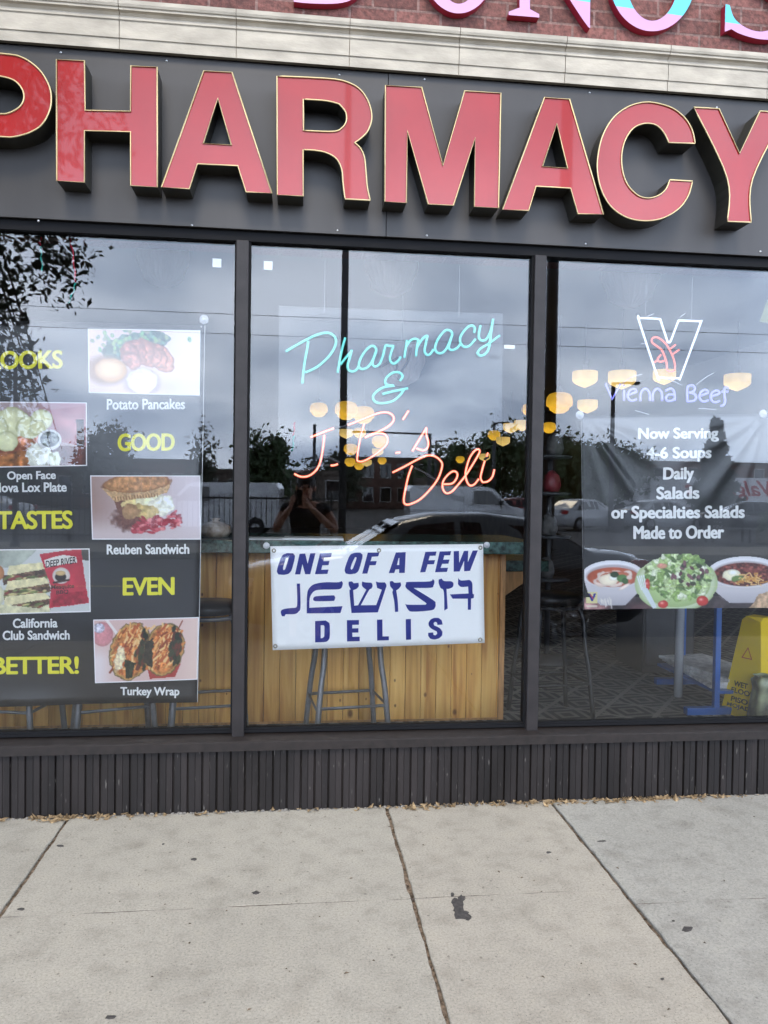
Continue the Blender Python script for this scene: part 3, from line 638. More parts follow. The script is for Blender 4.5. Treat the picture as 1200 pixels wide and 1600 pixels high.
# club sandwich and the red bag of crisps
P = Pic((-36, 858, 142, 960), (206, 206, 202)); P.poly([(-36, 858), (60, 858), (30, 885), (-36, 890)], (176, 182, 166), .2, 12); P.poly([(128, 858), (142, 858), (142, 878), (128, 876)], (80, 76, 70))
for k in range(3):
    oy = k*24; 
    P.poly([(2, 900+oy), (76, 886+oy), (80, 902+oy), (6, 914+oy)], (104, 74, 56), .7, 4, k, wob=2)
    for i in range(40): P.ell(6+rs.rand()*70, 903+oy-8*rs.rand()+rs.rand()*8, 3+rs.rand()*5, 1.6, [(96, 112, 56), (150, 60, 50), (126, 136, 76), (88, 54, 44), (206, 186, 120)][rs.randint(5)], rot=-9, wob=.3)
    P.poly([(14-k*3, 884+oy), (70, 879+oy), (78, 889+oy), (10-k*3, 899+oy)], (232, 218, 164), .15, 6, k+5, wob=1)
P.poly([(0, 944), (60, 952), (76, 946), (78, 960), (-10, 960)], (222, 214, 168), .2, 7)
P.ell(-10, 930, 16, 20, (216, 208, 170), wob=.1); P.ell(-4, 895, 10, 12, (186, 120, 70))
P.poly([(62, 866), (128, 858), (133, 900), (140, 946), (76, 952), (80, 920), (68, 885)], (206, 46, 64), .14, 16, wob=1.2); P.poly([(84, 930), (136, 926), (139, 945), (78, 950)], (178, 30, 50), .3, 6)
P.poly([(69, 876), (85, 871), (100, 868), (120, 871), (122, 880), (104, 882), (72, 888)], (232, 226, 216))
P.ell(96, 901, 14, 13, (216, 202, 190)); P.ell(95, 903, 9, 7, (46, 34, 30)); P.ell(95, 897, 8, 4, (206, 168, 110)); P.line([(84, 912), (108, 908)], 1.6, (70, 44, 36))
frame_of(P); P.sheet([(-36, 859), (140, 857), (142, 956), (-34, 961)], YB1, M_pic, ban, wave1)
M_ink = mat('dark_ink', (.03, .015, .015), .5)
lettering('DEEP RIVER', (71, 873, 119, 884), YB1, M_ink, ban, wave1, off=.02, slope=-7, pro=.0028)
lettering('Mesquite', (80, 913, 116, 922), YB1, M_ink, ban, wave1, off=.02, slope=-2, pro=.0028); lettering('BBQ', (88, 922, 107, 929), YB1, M_ink, ban, wave1, off=.02, slope=-2, pro=.0028)
# turkey wrap
P = Pic((146, 964, 312, 1068), (224, 186, 178)); P.put(np.clip((P.X-262)/40, 0, 1)*.7, (238, 206, 190)); P.put(np.clip((185-P.X)/30, 0, 1)*np.clip((P.Y-1000)/30, 0, 1)*.8, (236, 226, 228))
P.ell(160, 988, 17, 20, (214, 136, 140), tex=.1); P.ell(155, 978, 9, 8, (196, 190, 206), tex=.5, ts=3); P.line([(168, 966), (192, 1000)], 2.2, (238, 226, 220))
P.poly([(230, 1040), (285, 1040), (276, 1062), (235, 1064)], (186, 60, 56))
for cx, cy, rx, ry, ro in [(205, 1018, 32, 46, 14), (258, 1016, 30, 42, 14)]:
    P.ell(cx, cy, rx+2, ry+2, (124, 98, 56), rot=ro, wob=.08); P.ell(cx, cy, rx, ry, (206, 122, 58), rot=ro, wob=.1, tex=.5, ts=5, rim=(202, 164, 88), rimw=.1)
    for i in range(150):
        t = rs.rand()*2-1; x = cx+rs.randn()*rx*.38+ -t*9; y = cy+t*ry*.8
        P.line([(x, y), (x+rs.randn()*3+4, y+rs.randn()*3-7)], .9+rs.rand(), [(232, 132, 60), (244, 176, 96), (196, 88, 40), (246, 200, 130), (150, 60, 30)][rs.randint(5)])
    for i in range(50): x, y = cx+rx*.62+rs.randn()*4+ (cy-0)*0, cy+rs.randn()*ry*.35; P.ell(x-2, y, 3, 6, [(52, 60, 38), (96, 40, 30), (36, 44, 30)][rs.randint(3)], rot=14, wob=.4)
P.poly([(194, 1030), (214, 1036), (206, 1060), (196, 1062)], (44, 50, 32), .7, 4, wob=3); P.poly([(228, 1000), (242, 996), (238, 1046), (224, 1036)], (46, 40, 30), .7, 4, wob=3)
P.ell(186, 1030, 8, 22, (238, 214, 170), rot=12, wob=.4, tex=.3)
frame_of(P); P.sheet([(146, 968), (311, 964), (309, 1061), (148, 1068)], YB1, M_pic, ban, wave1)
def suction(x, y, Y, parent, r=.02):
    p = at(x, y, Y); MB().lathe([(0, 0), (r*.35, 0), (r*.4, .006), (r*.7, .010), (r, .014), (r*.98, .016), (r*.6, .013), (0, .012)], (0, 0, 0), 18).xf(Matrix.Translation(Vector(p)+Vector((0, -.016+.02, 0))) @ Matrix.Rotation(R(-90), 4, 'X')).build('suction_cup', M_frost, parent)
suction(318, 498, .016-.004, ban, .022); suction(135, 507, .03, ban, .009); suction(314, 510, .03, ban, .009)

# ------------------------------------------------------------------ white deli sign
YS2 = .028
def wave2(x, z): return .002*math.sin(x*7+1)+.0015*math.sin(z*8)
dl = thing('deli_sign', 'white vinyl sign with blue letters reading ONE OF A FEW JEWISH DELIS', 'sign', (.41, YS2, .74), 'banners and signs behind the glass')
sheet_mesh('sheet', mat('white_vinyl', (.93, .925, .905), .35, var=.02, scale=3), dl, [(422.3, 853.5), (755, 850), (757.5, 1004.6), (426, 1016)], YS2, wave2, 30, 14)
def c7(x, y): return (420+x/3.4286, 850+y/3.4286)
BLK = [
 [[(62,80),(75,58),(98,49),(130,50),(140,62),(138,82),(122,140),(105,160),(80,165),(52,163),(43,150),(46,130)], [(92,75),(104,72),(104,82),(88,135),(80,141),(76,135),(78,120)]],
 [[(165,52),(195,51),(208,105),(222,50),(250,49),(222,162),(195,162),(180,108),(168,163),(140,163)]],
 [[(275,50),(338,48),(333,70),(298,72),(292,92),(325,91),(320,113),(287,114),(281,138),(320,137),(314,160),(247,162)]],
 [[(428,72),(440,54),(462,47),(490,46),(502,57),(500,78),(482,140),(465,158),(435,162),(412,158),(406,143),(410,122)], [(462,70),(470,72),(466,90),(450,132),(442,138),(438,130),(445,105)]],
 [[(530,46),(592,45),(586,66),(552,68),(545,92),(578,91),(572,113),(540,114),(528,158),(500,159)]],
 [[(680,45),(733,43),(728,154),(697,155),(698,135),(678,136),(672,155),(642,156)], [(695,75),(699,75),(698,112),(686,112)]],
 [[(838,42),(898,40),(893,62),(862,63),(855,87),(890,86),(884,108),(850,109),(838,150),(810,152)]],
 [[(915,40),(977,38),(971,60),(940,61),(934,84),(968,83),(962,105),(928,106),(920,128),(960,127),(954,149),(890,151)]],
 [[(990,38),(1018,37),(1020,100),(1045,37),(1068,36),(1066,98),(1092,35),(1120,34),(1078,144),(1046,146),(1046,90),(1022,147),(990,148)]],
 [[(248,413),(305,410),(323,422),(327,440),(326,500),(315,520),(300,525),(248,527)], [(278,435),(293,435),(298,445),(297,495),(290,503),(278,505)]],
 [[(418,408),(483,407),(483,432),(447,433),(447,452),(480,451),(480,474),(447,475),(448,497),(487,496),(487,520),(419,522)]],
 [[(579,405),(608,404),(609,494),(643,494),(643,515),(580,517)]],
 [[(733,402),(761,401),(762,511),(734,513)]],
 [[(855,422),(865,405),(885,396),(910,396),(926,408),(931,431),(903,433),(901,420),(890,416),(882,424),(886,436),(915,450),(930,470),(928,490),(912,505),(887,511),(865,507),(853,491),(853,475),(880,473),(882,486),(892,489),(902,480),(899,468),(870,452),(857,438)]],
]
HEB = [
 [[(150,212),(167,212),(170,335),(160,362),(140,375),(90,376),(84,388),(70,386),(64,365),(72,352),(100,345),(140,342),(152,325)]],
 [[(203,372),(205,270),(218,235),(245,215),(300,205),(370,205),(390,198),(397,212),(390,235),(370,243),(280,245),(245,252),(225,275),(218,300),(217,342),(395,333),(384,370)]],
 [[(238,292),(255,280),(350,275),(356,288),(350,305),(250,306)]],
 [[(428,202),(445,200),(455,210),(480,207),(482,225),(470,240),(452,247),(458,330),(478,328),(522,245),(500,225),(500,200),(515,205),(550,207),(556,222),(550,238),(535,250),(493,328),(575,327),(605,245),(580,235),(573,200),(590,205),(622,205),(630,222),(622,250),(584,366),(443,370),(432,255),(440,245),(428,220)]],
 [[(648,200),(662,198),(675,207),(705,205),(708,222),(695,240),(682,248),(690,300),(693,362),(676,364),(672,310),(662,260),(665,245),(650,225)]],
 [[(735,212),(745,203),(860,200),(878,186),(887,200),(882,222),(868,234),(775,235),(880,300),(893,320),(890,340),(870,355),(770,362),(745,350),(730,320),(750,325),(840,325),(845,318),(740,240)]],
 [[(910,190),(925,185),(940,198),(978,200),(990,212),(985,230),(965,240),(952,240),(958,345),(940,357),(937,255),(920,235),(910,210)]],
 [[(1015,182),(1030,195),(1075,192),(1090,210),(1092,262),(1100,270),(1098,290),(1084,293),(1083,352),(1066,353),(1066,293),(985,293),(970,270),(1070,265),(1068,228),(1030,230),(1013,215)]],
]
for L in BLK: shape_print(L, c7, YS2, M_blue, dl, wave2, ang=30)
for L in HEB: shape_print(L, c7, YS2, M_blue, dl, wave2, ang=50)
M_grom = mat('grommet_brass', (.35, .31, .24), .35, metal=.8)
for x, y in [(27, 35), (590, 34), (1134, 20), (35, 547), (1133, 513)]:
    p = at(*c7(x, y), YS2); MB().lathe([(.0045, 0), (.006, .003), (.009, .003), (.011, 0)], (0, 0, 0), 14).xf(Matrix.Translation((p[0], YS2+wave2(p[0], p[2])-.0015, p[2])) @ Matrix.Rotation(R(90), 4, 'X')).build('grommet', M_grom, dl)
suction(416, 853, .013, dl, .016); suction(762, 852, .013, dl, .016)

# ------------------------------------------------------------------ right banner with soups and salad
YB3 = .036
pA, pB = at(908, 650, YB3), at(1196, 648, YB3)
def wave3(x, z):
    d = 0.
    for p, s in ((pA, 1), (pB, -1)):
        dx = (x-p[0])*s; dz = p[2]-z; 
        if dz < -.001: continue
        r_ = math.hypot(dx, dz); a = math.degrees(math.atan2(dx, dz+1e-6))
        for a0, wd, h in ((36, 4.5, .024), (17, 3, .012), (60, 4.5, .016), (78, 4, .008)):
            d -= h*math.exp(-((a-a0)/wd)**2)*min(1, r_*9)*math.exp(-r_*2.6)
    return d+.003*math.sin(x*6+2)*min(1, max(0, 1.95-z))
ban3 = thing('soup_banner', 'black vinyl banner hung by suction cups reading Now Serving 4-6 Soups Daily', 'banner', (2.0, YB3, .93), 'banners and signs behind the glass')
sheet_mesh('sheet', M_vinyl, ban3, [(908, 650), (1290, 645), (1284, 946), (911, 953)], YB3, wave3, 90, 60)
p0, p1 = at(908, 650, YB3), at(911, 953, YB3)
MB().tube([(p0[0]+(p1[0]-p0[0])*t, YB3+wave3(p0[0]+.002, p0[2]+(p1[2]-p0[2])*t)-.001, p0[2]+(p1[2]-p0[2])*t) for t in np.linspace(0, 1, 40)], .0009, 5).build('hem', mat('grey_edge', (.35, .35, .36), .5), ban3)
for s, bx in [('Now Serving', (996, 668, 1122, 691)), ('4-6 Soups', (1009, 698, 1111, 722)), ('Daily', (1035, 730, 1084, 755)), ('Salads', (1025, 760, 1092, 780)), ('or Specialties Salads', (954, 790, 1163, 816)), ('Made to Order', (989, 821, 1131, 842))]:
    lettering(s, bx, YB3, M_white, ban3, wave3, off=.0, slope=-1, pro=.003, space=1.0, bold=1.1)
P = Pic((908, 866, 1290, 954), (52, 50, 52), 1.1); al = np.zeros(P.X.shape)
def foodmask(d): 
    global al
    al = np.maximum(al, (d < 1).astype(float))
P.poly([(908, 925), (1290, 925), (1290, 954), (908, 954)], (70, 60, 62), .4, 8)
P.ell(925, 946, 26, 14, (176, 128, 126), tex=.4, ts=9, soft=6); P.ell(1010, 950, 30, 8, (96, 70, 72), soft=6); al[P.Y > 932] = 1
for cx, cy, rx, ry, soup in [(957, 897, 48, 22, 'tomato'), (1163, 895, 58, 25, 'chili')]:
    foodmask(P.dist(cx, cy, rx, ry)); body = [(cx-rx, cy), (cx+rx, cy), (cx+rx*.8, cy+30), (cx+rx*.4, cy+49), (cx-rx*.4, cy+49), (cx-rx*.8, cy+30)]
    P.poly(body, (206, 200, 204)); P.put(((np.abs(P.X-cx) < rx*.99) & (P.Y > cy+30) & (P.Y < cy+50))*np.clip((P.Y-cy-30)/20, 0, 1)*(P.dist(cx, cy+10, rx*.95, 42) < 1)*.5, (150, 146, 156))
    al[(P.Y >= cy) & (P.dist(cx, cy, rx, 52) < 1)] = 1
    P.ell(cx, cy, rx, ry, (240, 238, 242)); P.ell(cx, cy+3, rx*.86, ry*.8, (190, 176, 178), soft=3)
    if soup == 'tomato':
        P.ell(cx, cy+5, rx*.84, ry*.70, (196, 92, 62), tex=.15, ts=12)
        for k, (a, b, c_, d_) in enumerate([(950, 909, 24, 8), (962, 899, 26, 8), (945, 902, 12, 9)]): P.ell(a, b, c_, d_, (232, 206, 190), wob=.5, ws=12, seed=k); P.ell(a+2, b-1, c_*.7, d_*.6, (198, 100, 68), wob=.4, ws=10, seed=k)
        P.ell(952, 906, 15, 9, (244, 228, 200), wob=.25, ws=8); P.ell(958, 903, 7, 4, (250, 242, 228), soft=3); P.ell(959, 898, 7, 4.5, (44, 66, 36), wob=.3); P.ell(971, 904, 8, 6, (84, 128, 60), wob=.3); P.ell(976, 908, 5, 5, (60, 96, 44), wob=.3)
        P.ell(975, 917, 10, 2.5, (240, 220, 206), rot=-30)
    else:
        P.ell(cx, cy+4, rx*.84, ry*.74, (112, 50, 42), tex=.75, ts=4)
        for i in range(90): a = rs.rand()*6.28; q = rs.rand()**.5; P.ell(cx+q*rx*.74*math.cos(a), cy+4+q*ry*.62*math.sin(a), 2.4, 1.8, [(140, 60, 52), (84, 34, 30), (164, 84, 70)][rs.randint(3)], wob=.3)
        P.ell(cx-20, cy+5, 14, 9, (240, 232, 196), wob=.2, ws=8); P.ell(cx-18, cy+1, 7, 4, (252, 248, 232), soft=3); P.ell(cx-8, cy+11, 11, 5, (104, 136, 70), wob=.5)
        for i in range(50): x, y = cx+10+rs.randn()*8, cy+12+rs.randn()*4; P.line([(x, y), (x+rs.randn()*5, y+rs.randn()*3)], .9, [(230, 170, 80), (214, 146, 60), (242, 196, 120)][rs.randint(3)])
P.poly([(1185, 930), (1290, 905), (1290, 954), (1170, 954)], (196, 160, 124), .4, 5, wob=2); al[(P.Y > 925) & (P.X > 1195)] = 1
# salad plate
P.ell(1056, 912, 65, 46, (206, 220, 178), rim=(172, 196, 132), rimw=.1); P.ell(1056, 912, 54, 38, (176, 202, 132)); foodmask(P.dist(1056, 912, 65, 44))
for i in range(420):
    a = rs.rand()*6.28; q = rs.rand()**.6; x = 1060+q*50*math.cos(a); y = 906+q*36*math.sin(a)-(q*6)
    c = [(178, 204, 128), (206, 222, 168), (140, 172, 92), (228, 234, 206), (112, 146, 78), (92, 118, 70), (192, 212, 150)][rs.randint(7)]
    P.ell(x, y, 3+rs.rand()*6, 2+rs.rand()*4, c, rot=rs.rand()*180, wob=.5, ws=4, tex=.25, ts=3, seed=i % 40)
    if y < 885: foodmask(P.dist(x, y, 5, 4))
for i in range(26): a = rs.rand()*6.28; q = rs.rand()**.5; P.ell(1075+q*30*math.cos(a), 897+q*18*math.sin(a), 4, 2.6, [(96, 54, 66), (62, 70, 52), (126, 84, 92)][rs.randint(3)], rot=rs.rand()*180, wob=.5, ws=4)
for x, y, rx, ry in [(1097, 940, 9, 8), (1036, 945, 8, 6), (1011, 914, 4, 9), (1034, 885, 8, 4)]: P.ell(x, y, rx, ry, (206, 56, 50) if y > 900 else (214, 150, 120), wob=.1); P.ell(x-2, y-2, 3, 2, (240, 150, 140), soft=3)
for k in range(4): P.line([(995+k*3.4, 901-k*.5), (1002+k*2.2, 922)], .9, (226, 232, 236))
P.poly([(1001, 920), (1011, 919), (1026, 950), (1020, 952)], (214, 224, 226))
# maker's little emblem
P.poly([(915, 925), (933, 925), (933, 942), (915, 942)], (222, 214, 150)); P.poly([(918, 927), (922, 927), (925, 933), (927, 927), (931, 927), (926, 939), (923, 939)], (52, 52, 150)); P.line([(922, 929), (926, 935)], .8, (206, 70, 70)); P.line([(917, 947), (931, 947)], 1.5, (226, 214, 190))
for i in range(14): P.line([(937+i*1.3, 937+rs.randn()*2), (938+i*1.3, 944+rs.randn()*3)], .7, (226, 220, 210))
al[(P.X < 911.5)] = 0; al[P.Y > 952.5] = 0; P.Ialpha = al > .5
P.sheet([(908, 866), (1290, 864), (1290, 951), (908, 954)], YB3, M_pic, ban3, wave3, pro=.003, alpha=P.Ialpha)
suction(908, 648, .013, ban3, .022); suction(1196, 646, .013, ban3, .022)

# ------------------------------------------------------------------ neon signs
M_teal = mat('teal_neon', (.10, .55, .52), .3, emit=(.12, .56, .51), estr=.5, coat=.5)
M_redn = mat('red_neon', (.6, .12, .06), .3, emit=(1., .10, .055), estr=.75, coat=.5)
M_core = mat('red_neon_core', (.9, .5, .3), .3, emit=(1., .40, .27), estr=.85)
M_pale = mat('white_neon', (.7, .75, .8), .3, emit=(.75, .85, 1.), estr=.5)
M_viol = mat('violet_neon', (.16, .16, .5), .3, emit=(.24, .25, 1.), estr=.52)
M_pinkn = mat('coral_neon', (.4, .06, .04), .3, emit=(1., .17, .11), estr=.62)
M_tubeb = mat('blackout_tube', (.02, .02, .022), .4)
YN = .15
neon = thing('neon_sign', 'script neon sign on a clear sheet reading Pharmacy & JB\'s Deli', 'neon sign', (.46, YN, 1.42), 'neon signs in the windows')
q = [at(436, 478, YN), at(786, 490, YN), at(782, 797, YN), at(434, 793, YN)]
MB().add([(p[0], YN, p[2]) for p in q]+[(p[0], YN+.005, p[2]) for p in q], [(0, 1, 2, 3), (7, 6, 5, 4), (0, 4, 5, 1), (1, 5, 6, 2), (2, 6, 7, 3), (3, 7, 4, 0)]).build('clear_sheet', M_acryl, neon)
def scale_fn(ox, oy, s): return lambda x, y: (ox+x/s, oy+y/s)
nA, nB, nC, nD = scale_fn(440, 480, 6), scale_fn(600, 480, 6), scale_fn(440, 630, 6), scale_fn(590, 640, 6)
def neon_tube(fn, strokes, Y, r, m, parent, name, back=.0):
    for st in strokes:
        pts = smooth_loop(st, False, 75, 6)
        w3 = [at(*fn(*p), Y) for p in pts]; MB().tube([(p[0], Y, p[2]) for p in w3], r, 8).build(name, m, parent)
YT = YN-.022
PH = [[(250,318),(238,400),(222,480),(205,600),(195,715)], [(40,415),(110,372),(240,300),(340,256),(430,240),(490,268),(510,320),(490,390),(440,465),(360,540),(290,583),(220,612)],
      [(597,285),(570,380),(545,500),(525,615)], [(550,540),(600,475),(648,420),(658,400),(640,470),(618,550),(632,590),(665,603),(700,588),(722,556)],
      [(890,400),(868,368),(828,370),(770,430),(730,510),(728,565),(765,580),(820,550),(866,470),(890,400),(862,480),(852,535),(880,556),(920,528),(950,450),(972,360)],
      [(972,350),(1000,362),(1048,362),(1020,450),(1018,500),(1048,530),(1085,510),(1118,465)]]
PHB = [[(215,310),(205,380),(190,475)], [(203,380),(245,315),(290,296),(322,308),(308,380),(300,460)], [(306,385),(350,310),(385,275),(407,268),(392,340),(380,410),(400,445),(432,440),(465,395)],
       [(642,250),(620,220),(572,220),(512,290),(480,370),(492,420),(540,430),(590,380),(642,250),(618,330),(608,385),(640,402),(685,382),(712,350)],
       [(845,240),(850,192),(820,172),(770,200),(720,270),(716,330),(750,370),(800,362),(858,298)], [(905,170),(893,225),(890,285),(918,312),(960,298),(1000,220),(1022,110),(1002,250),(985,375),(955,432),(905,455),(874,430),(905,388),(980,342),(1085,265)]]
neon_tube(nA, PH, YT, .0064, M_teal, neon, 'teal_tube'); neon_tube(nB, PHB, YT, .0064, M_teal, neon, 'teal_tube')
neon_tube(nA, [[(1108,690),(1135,650),(1108,615),(1050,612),(992,650),(970,695),(990,728),(1055,735),(960,750),(892,790),(856,840),(880,888),(950,900),(1040,880),(1110,825),(1150,768)], [(945,815),(1040,790),(1185,760)]], YT, .0064, M_teal, neon, 'teal_tube')
redC = [[(270,320),(380,276),(490,235)], [(400,298),(388,420),(365,540),(330,620),(262,678),(185,690),(118,662)], [(620,205),(750,155),(880,102),(970,85),(1030,105),(1052,150),(1020,200),(950,248),(880,278),(840,290),(780,322),(880,284),(950,284),(990,322),(985,380),(930,440),(850,500),(770,542),(722,545),(708,515),(735,340),(775,190)], [(460,585),(495,582),(528,570)]]
redD = [[(290,10),(262,55),(235,95)], [(325,390),(385,290),(460,168),(456,235),(476,300),(470,355),(430,382),(365,365)], [(168,408),(212,400)], [(140,590),(250,535),(380,465),(470,430),(540,440),(592,482),(605,530),(570,640),(500,740),(400,840),(310,885),(262,888),(245,850),(260,750),(290,620),(325,525)],
        [(618,700),(700,692),(742,640),(745,595),(710,578),(660,610),(615,672),(610,735),(640,782),(690,772),(750,710),(830,610),(900,500),(955,400),(945,370),(908,388),(860,460),(826,580),(832,660),(862,710),(905,702),(948,650)], [(1005,480),(980,565),(965,640),(985,682),(1035,672),(1075,630),(1095,560)], [(1035,405),(1022,440)]]
for fn, S in ((nC, redC), (nD, redD)): neon_tube(fn, S, YT, .0062, M_redn, neon, 'red_tube'); neon_tube(fn, S, YT-.0046, .0034, M_core, neon, 'glowing_core')
neon_tube(nC, [[(120,650),(300,605),(460,575)], [(390,490),(470,525),(545,560)], [(500,228),(560,225),(610,208)]], YT+.012, .007, M_tubeb, neon, 'return_tube')
neon_tube(nD, [[(330,540),(450,600),(600,705)], [(885,755),(985,710)], [(1000,470),(1040,440)]], YT+.012, .0065, M_tubeb, neon, 'return_tube')
neon_tube(nA, [[(920,560),(1020,510),(1100,470)]], YT+.012, .006, M_tubeb, neon, 'return_tube'); neon_tube(nB, [[(250,380),(225,500),(170,590),(130,680)], [(120,530),(120,570),(100,600)]], YT+.012, .006, M_tubeb, neon, 'return_tube')
for x, y in [(507, 482), (717, 492)]:
    p = at(x, y, YN); MB().tube([(p[0], YN-.002, p[2]-.012), (p[0], YN-.008, p[2]), (p[0], YN-.002, p[2]+.012), (p[0], YN, 2.66)], .0008, 5).build('hanger', M_frost, neon)
# the V emblem
YV = .12
vn = thing('neon_sign', 'neon sign of a white V with a red sausage over violet words Vienna Beef', 'neon sign', (1.9, YV, 1.9), 'neon signs in the windows')
nE = scale_fn(930, 480, 5.4545)
V = [(372,112),(378,97),(395,93),(540,100),(556,112),(563,130),(614,286),(622,299),(634,299),(645,284),(704,128),(712,117),(724,114),(882,120),(896,130),(893,150),(732,585),(724,602),(708,606),(560,602),(540,597),(528,585)]
mb = MB(); L = [at(*nE(*p), YV) for p in smooth_loop(V, True, 60, 5)]; mb.tube([(p[0], YV, p[2]) for p in L], .0054, 8, closed=True); mb.build('white_tube', M_pale, vn)
neon_tube(nE, [[(488,305),(480,280),(500,258),(540,262),(600,310),(640,375),(668,440),(680,500),(672,540),(645,548),(614,538),(612,520),(605,460),(570,370),(530,335),(488,305)], [(640,355),(685,320)], [(662,400),(715,362)], [(560,405),(535,435),(530,452),(505,470)], [(532,455),(555,465),(588,457)]], YV, .0050, M_pinkn, vn, 'red_tube')
E1 = [(280,748),(352,722),(342,702),(318,697),(288,716),(275,752),(292,788),(320,796),(352,784)]
VB = [[(88,650),(145,785),(215,655)], [(245,795),(245,705)], [(245,672),(245,662)], E1, [(385,800),(388,735),(412,700),(440,700),(464,735),(466,797)], [(490,800),(492,735),(516,700),(545,700),(568,735),(570,797)],
      [(600,712),(640,694),(672,720),(680,798)], [(678,748),(630,744),(600,770),(615,796),(650,797),(680,776)], [(785,802),(785,692),(802,670),(830,667),(850,690),(838,716),(800,730)], [(800,730),(842,737),(860,766),(842,796),(785,803)],
      [(x+612, y+8) for x, y in E1], [(x+708, y+14) for x, y in E1], [(1136,690),(1112,680),(1100,705),(1103,760),(1106,800),(1096,832),(1070,842)], [(1078,720),(1132,720)]]
neon_tube(nE, VB, YV, .0056, M_viol, vn, 'violet_tube')
for pts in [[(230,655),(300,600),(400,570)], [(620,612),(740,665)], [(860,660),(940,600),(1010,560)], [(390,312),(440,306)], [(440,80),(500,55)], [(720,85),(770,50)], [(880,862),(1030,872)], [(340,880),(460,915)]]:
    MB().tube([(p[0], YV+.02, p[2]) for p in [at(*nE(*q), YV+.02) for q in smooth_loop(pts, False, 80, 3)]], .002, 5).build('support_wire', M_frost, vn)
for x in (1010, 1082):
    p = at(x, 498, YV); MB().tube([(p[0], YV+.01, p[2]), (p[0], YV+.01, 2.66)], .0007, 5).build('hanger', M_frost, vn)

# ------------------------------------------------------------------ counter of knotty pine
def pine():
    m = bpy.data.materials.new('knotty_pine'); m.use_nodes = True; t = m.node_tree; b = t.nodes['Principled BSDF']; L = t.links.new
    g = t.nodes.new('ShaderNodeNewGeometry').outputs['Position']
    s = t.nodes.new('ShaderNodeSeparateXYZ'); L(g, s.inputs[0])
    fl = t.nodes.new('ShaderNodeMath'); fl.operation = 'MULTIPLY'; L(s.outputs[0], fl.inputs[0]); fl.inputs[1].default_value = 1/.0925
    ff = t.nodes.new('ShaderNodeMath'); ff.operation = 'FLOOR'; L(fl.outputs[0], ff.inputs[0])
    wn_ = t.nodes.new('ShaderNodeTexWhiteNoise'); wn_.noise_dimensions = '1D'; L(ff.outputs[0], wn_.inputs['W'])
    mp = t.nodes.new('ShaderNodeMapping'); mp.inputs['Scale'].default_value = (26, 26, 1.6); L(g, mp.inputs[0])
    n = t.nodes.new('ShaderNodeTexNoise'); n.inputs['Scale'].default_value = 1.; n.inputs['Detail'].default_value = 5; n.inputs['Distortion'].default_value = .6; n.noise_dimensions = '4D'; L(mp.outputs[0], n.inputs['Vector']); L(wn_.outputs['Value'], n.inputs['W'])
    r = t.nodes.new('ShaderNodeValToRGB'); es = r.color_ramp.elements; es[0].position = .3; es[0].color = (.46, .18, .035, 1); es[1].position = .72; es[1].color = (.90, .55, .17, 1); q = es.new(.5); q.color = (.75, .40, .095, 1); L(n.outputs['Fac'], r.inputs[0])
    hv = t.nodes.new('ShaderNodeHueSaturation'); L(r.outputs[0], hv.inputs['Color']); mr = t.nodes.new('ShaderNodeMapRange'); mr.inputs[3].default_value = .78; mr.inputs[4].default_value = 1.14; L(wn_.outputs['Value'], mr.inputs[0]); L(mr.outputs[0], hv.inputs['Value'])
    mp2 = t.nodes.new('ShaderNodeMapping'); cx = t.nodes.new('ShaderNodeCombineXYZ'); L(s.outputs[0], cx.inputs[0]); L(s.outputs[2], cx.inputs[1]); mp2.inputs['Scale'].default_value = (6.2, 3.9, 1); L(cx.outputs[0], mp2.inputs[0])
    v = t.nodes.new('ShaderNodeTexVoronoi'); v.voronoi_dimensions = '2D'; v.inputs['Scale'].default_value = 1.; L(mp2.outputs[0], v.inputs['Vector'])
    dv = t.nodes.new('ShaderNodeMath'); dv.operation = 'DIVIDE'; L(v.outputs['Distance'], dv.inputs[0]); sv = t.nodes.new('ShaderNodeSeparateColor'); L(v.outputs['Color'], sv.inputs[0]); pw = t.nodes.new('ShaderNodeMath'); pw.operation = 'POWER'; pw.inputs[1].default_value = 2.2; L(sv.outputs[0], pw.inputs[0]); ad = t.nodes.new('ShaderNodeMath'); ad.operation = 'MULTIPLY_ADD'; ad.inputs[1].default_value = 1.5; ad.inputs[2].default_value = .02; L(pw.outputs[0], ad.inputs[0]); L(ad.outputs[0], dv.inputs[1])
    k = t.nodes.new('ShaderNodeValToRGB'); ke = k.color_ramp.elements; ke[0].position = .035; ke[0].color = (.16, .07, .035, 1); ke[1].position = .085; ke[1].color = (1, 1, 1, 1); L(dv.outputs[0], k.inputs[0])
    x = t.nodes.new('ShaderNodeMix'); x.data_type = 'RGBA'; x.blend_type = 'MULTIPLY'; x.inputs[0].default_value = .85; L(hv.outputs[0], x.inputs[6]); L(k.outputs[0], x.inputs[7]); L(x.outputs[2], b.inputs['Base Color']); b.inputs['Roughness'].default_value = .38; return m
M_pine = pine()
M_top = mat('green_marble_laminate', (.018, .048, .040), .25, var=.85, scale=38, col2=(.065, .14, .118))
M_pine2 = mat('pine_trim', (.42, .21, .07), .4, var=.3, scale=9, stretch=(8, 8, 1))
YC = .80; CX1 = at(786, 1120, YC)[0]; CT = at(700, 846, .62)[2]
ct = thing('bar_counter', 'knotty pine bar counter with green marbled top behind the middle window', 'counter', (-1.4, YC, FLOOR))
pl = MB(); x = -5.2; 
n0 = math.floor(-5.2/.0925)
for k in range(n0, int(CX1/.0925)+1):
    a, b = k*.0925, min((k+1)*.0925, CX1-.035)
    if b-a < .01: continue
    pl.prism([(a+.0006, YC+.006), (a+.0025, YC), (b-.0025, YC), (b-.0006, YC+.006), (b-.0008, YC+.02), (a+.0008, YC+.02)], FLOOR, CT-.075, 'Z')
pl.build('plank_front', M_pine, ct)
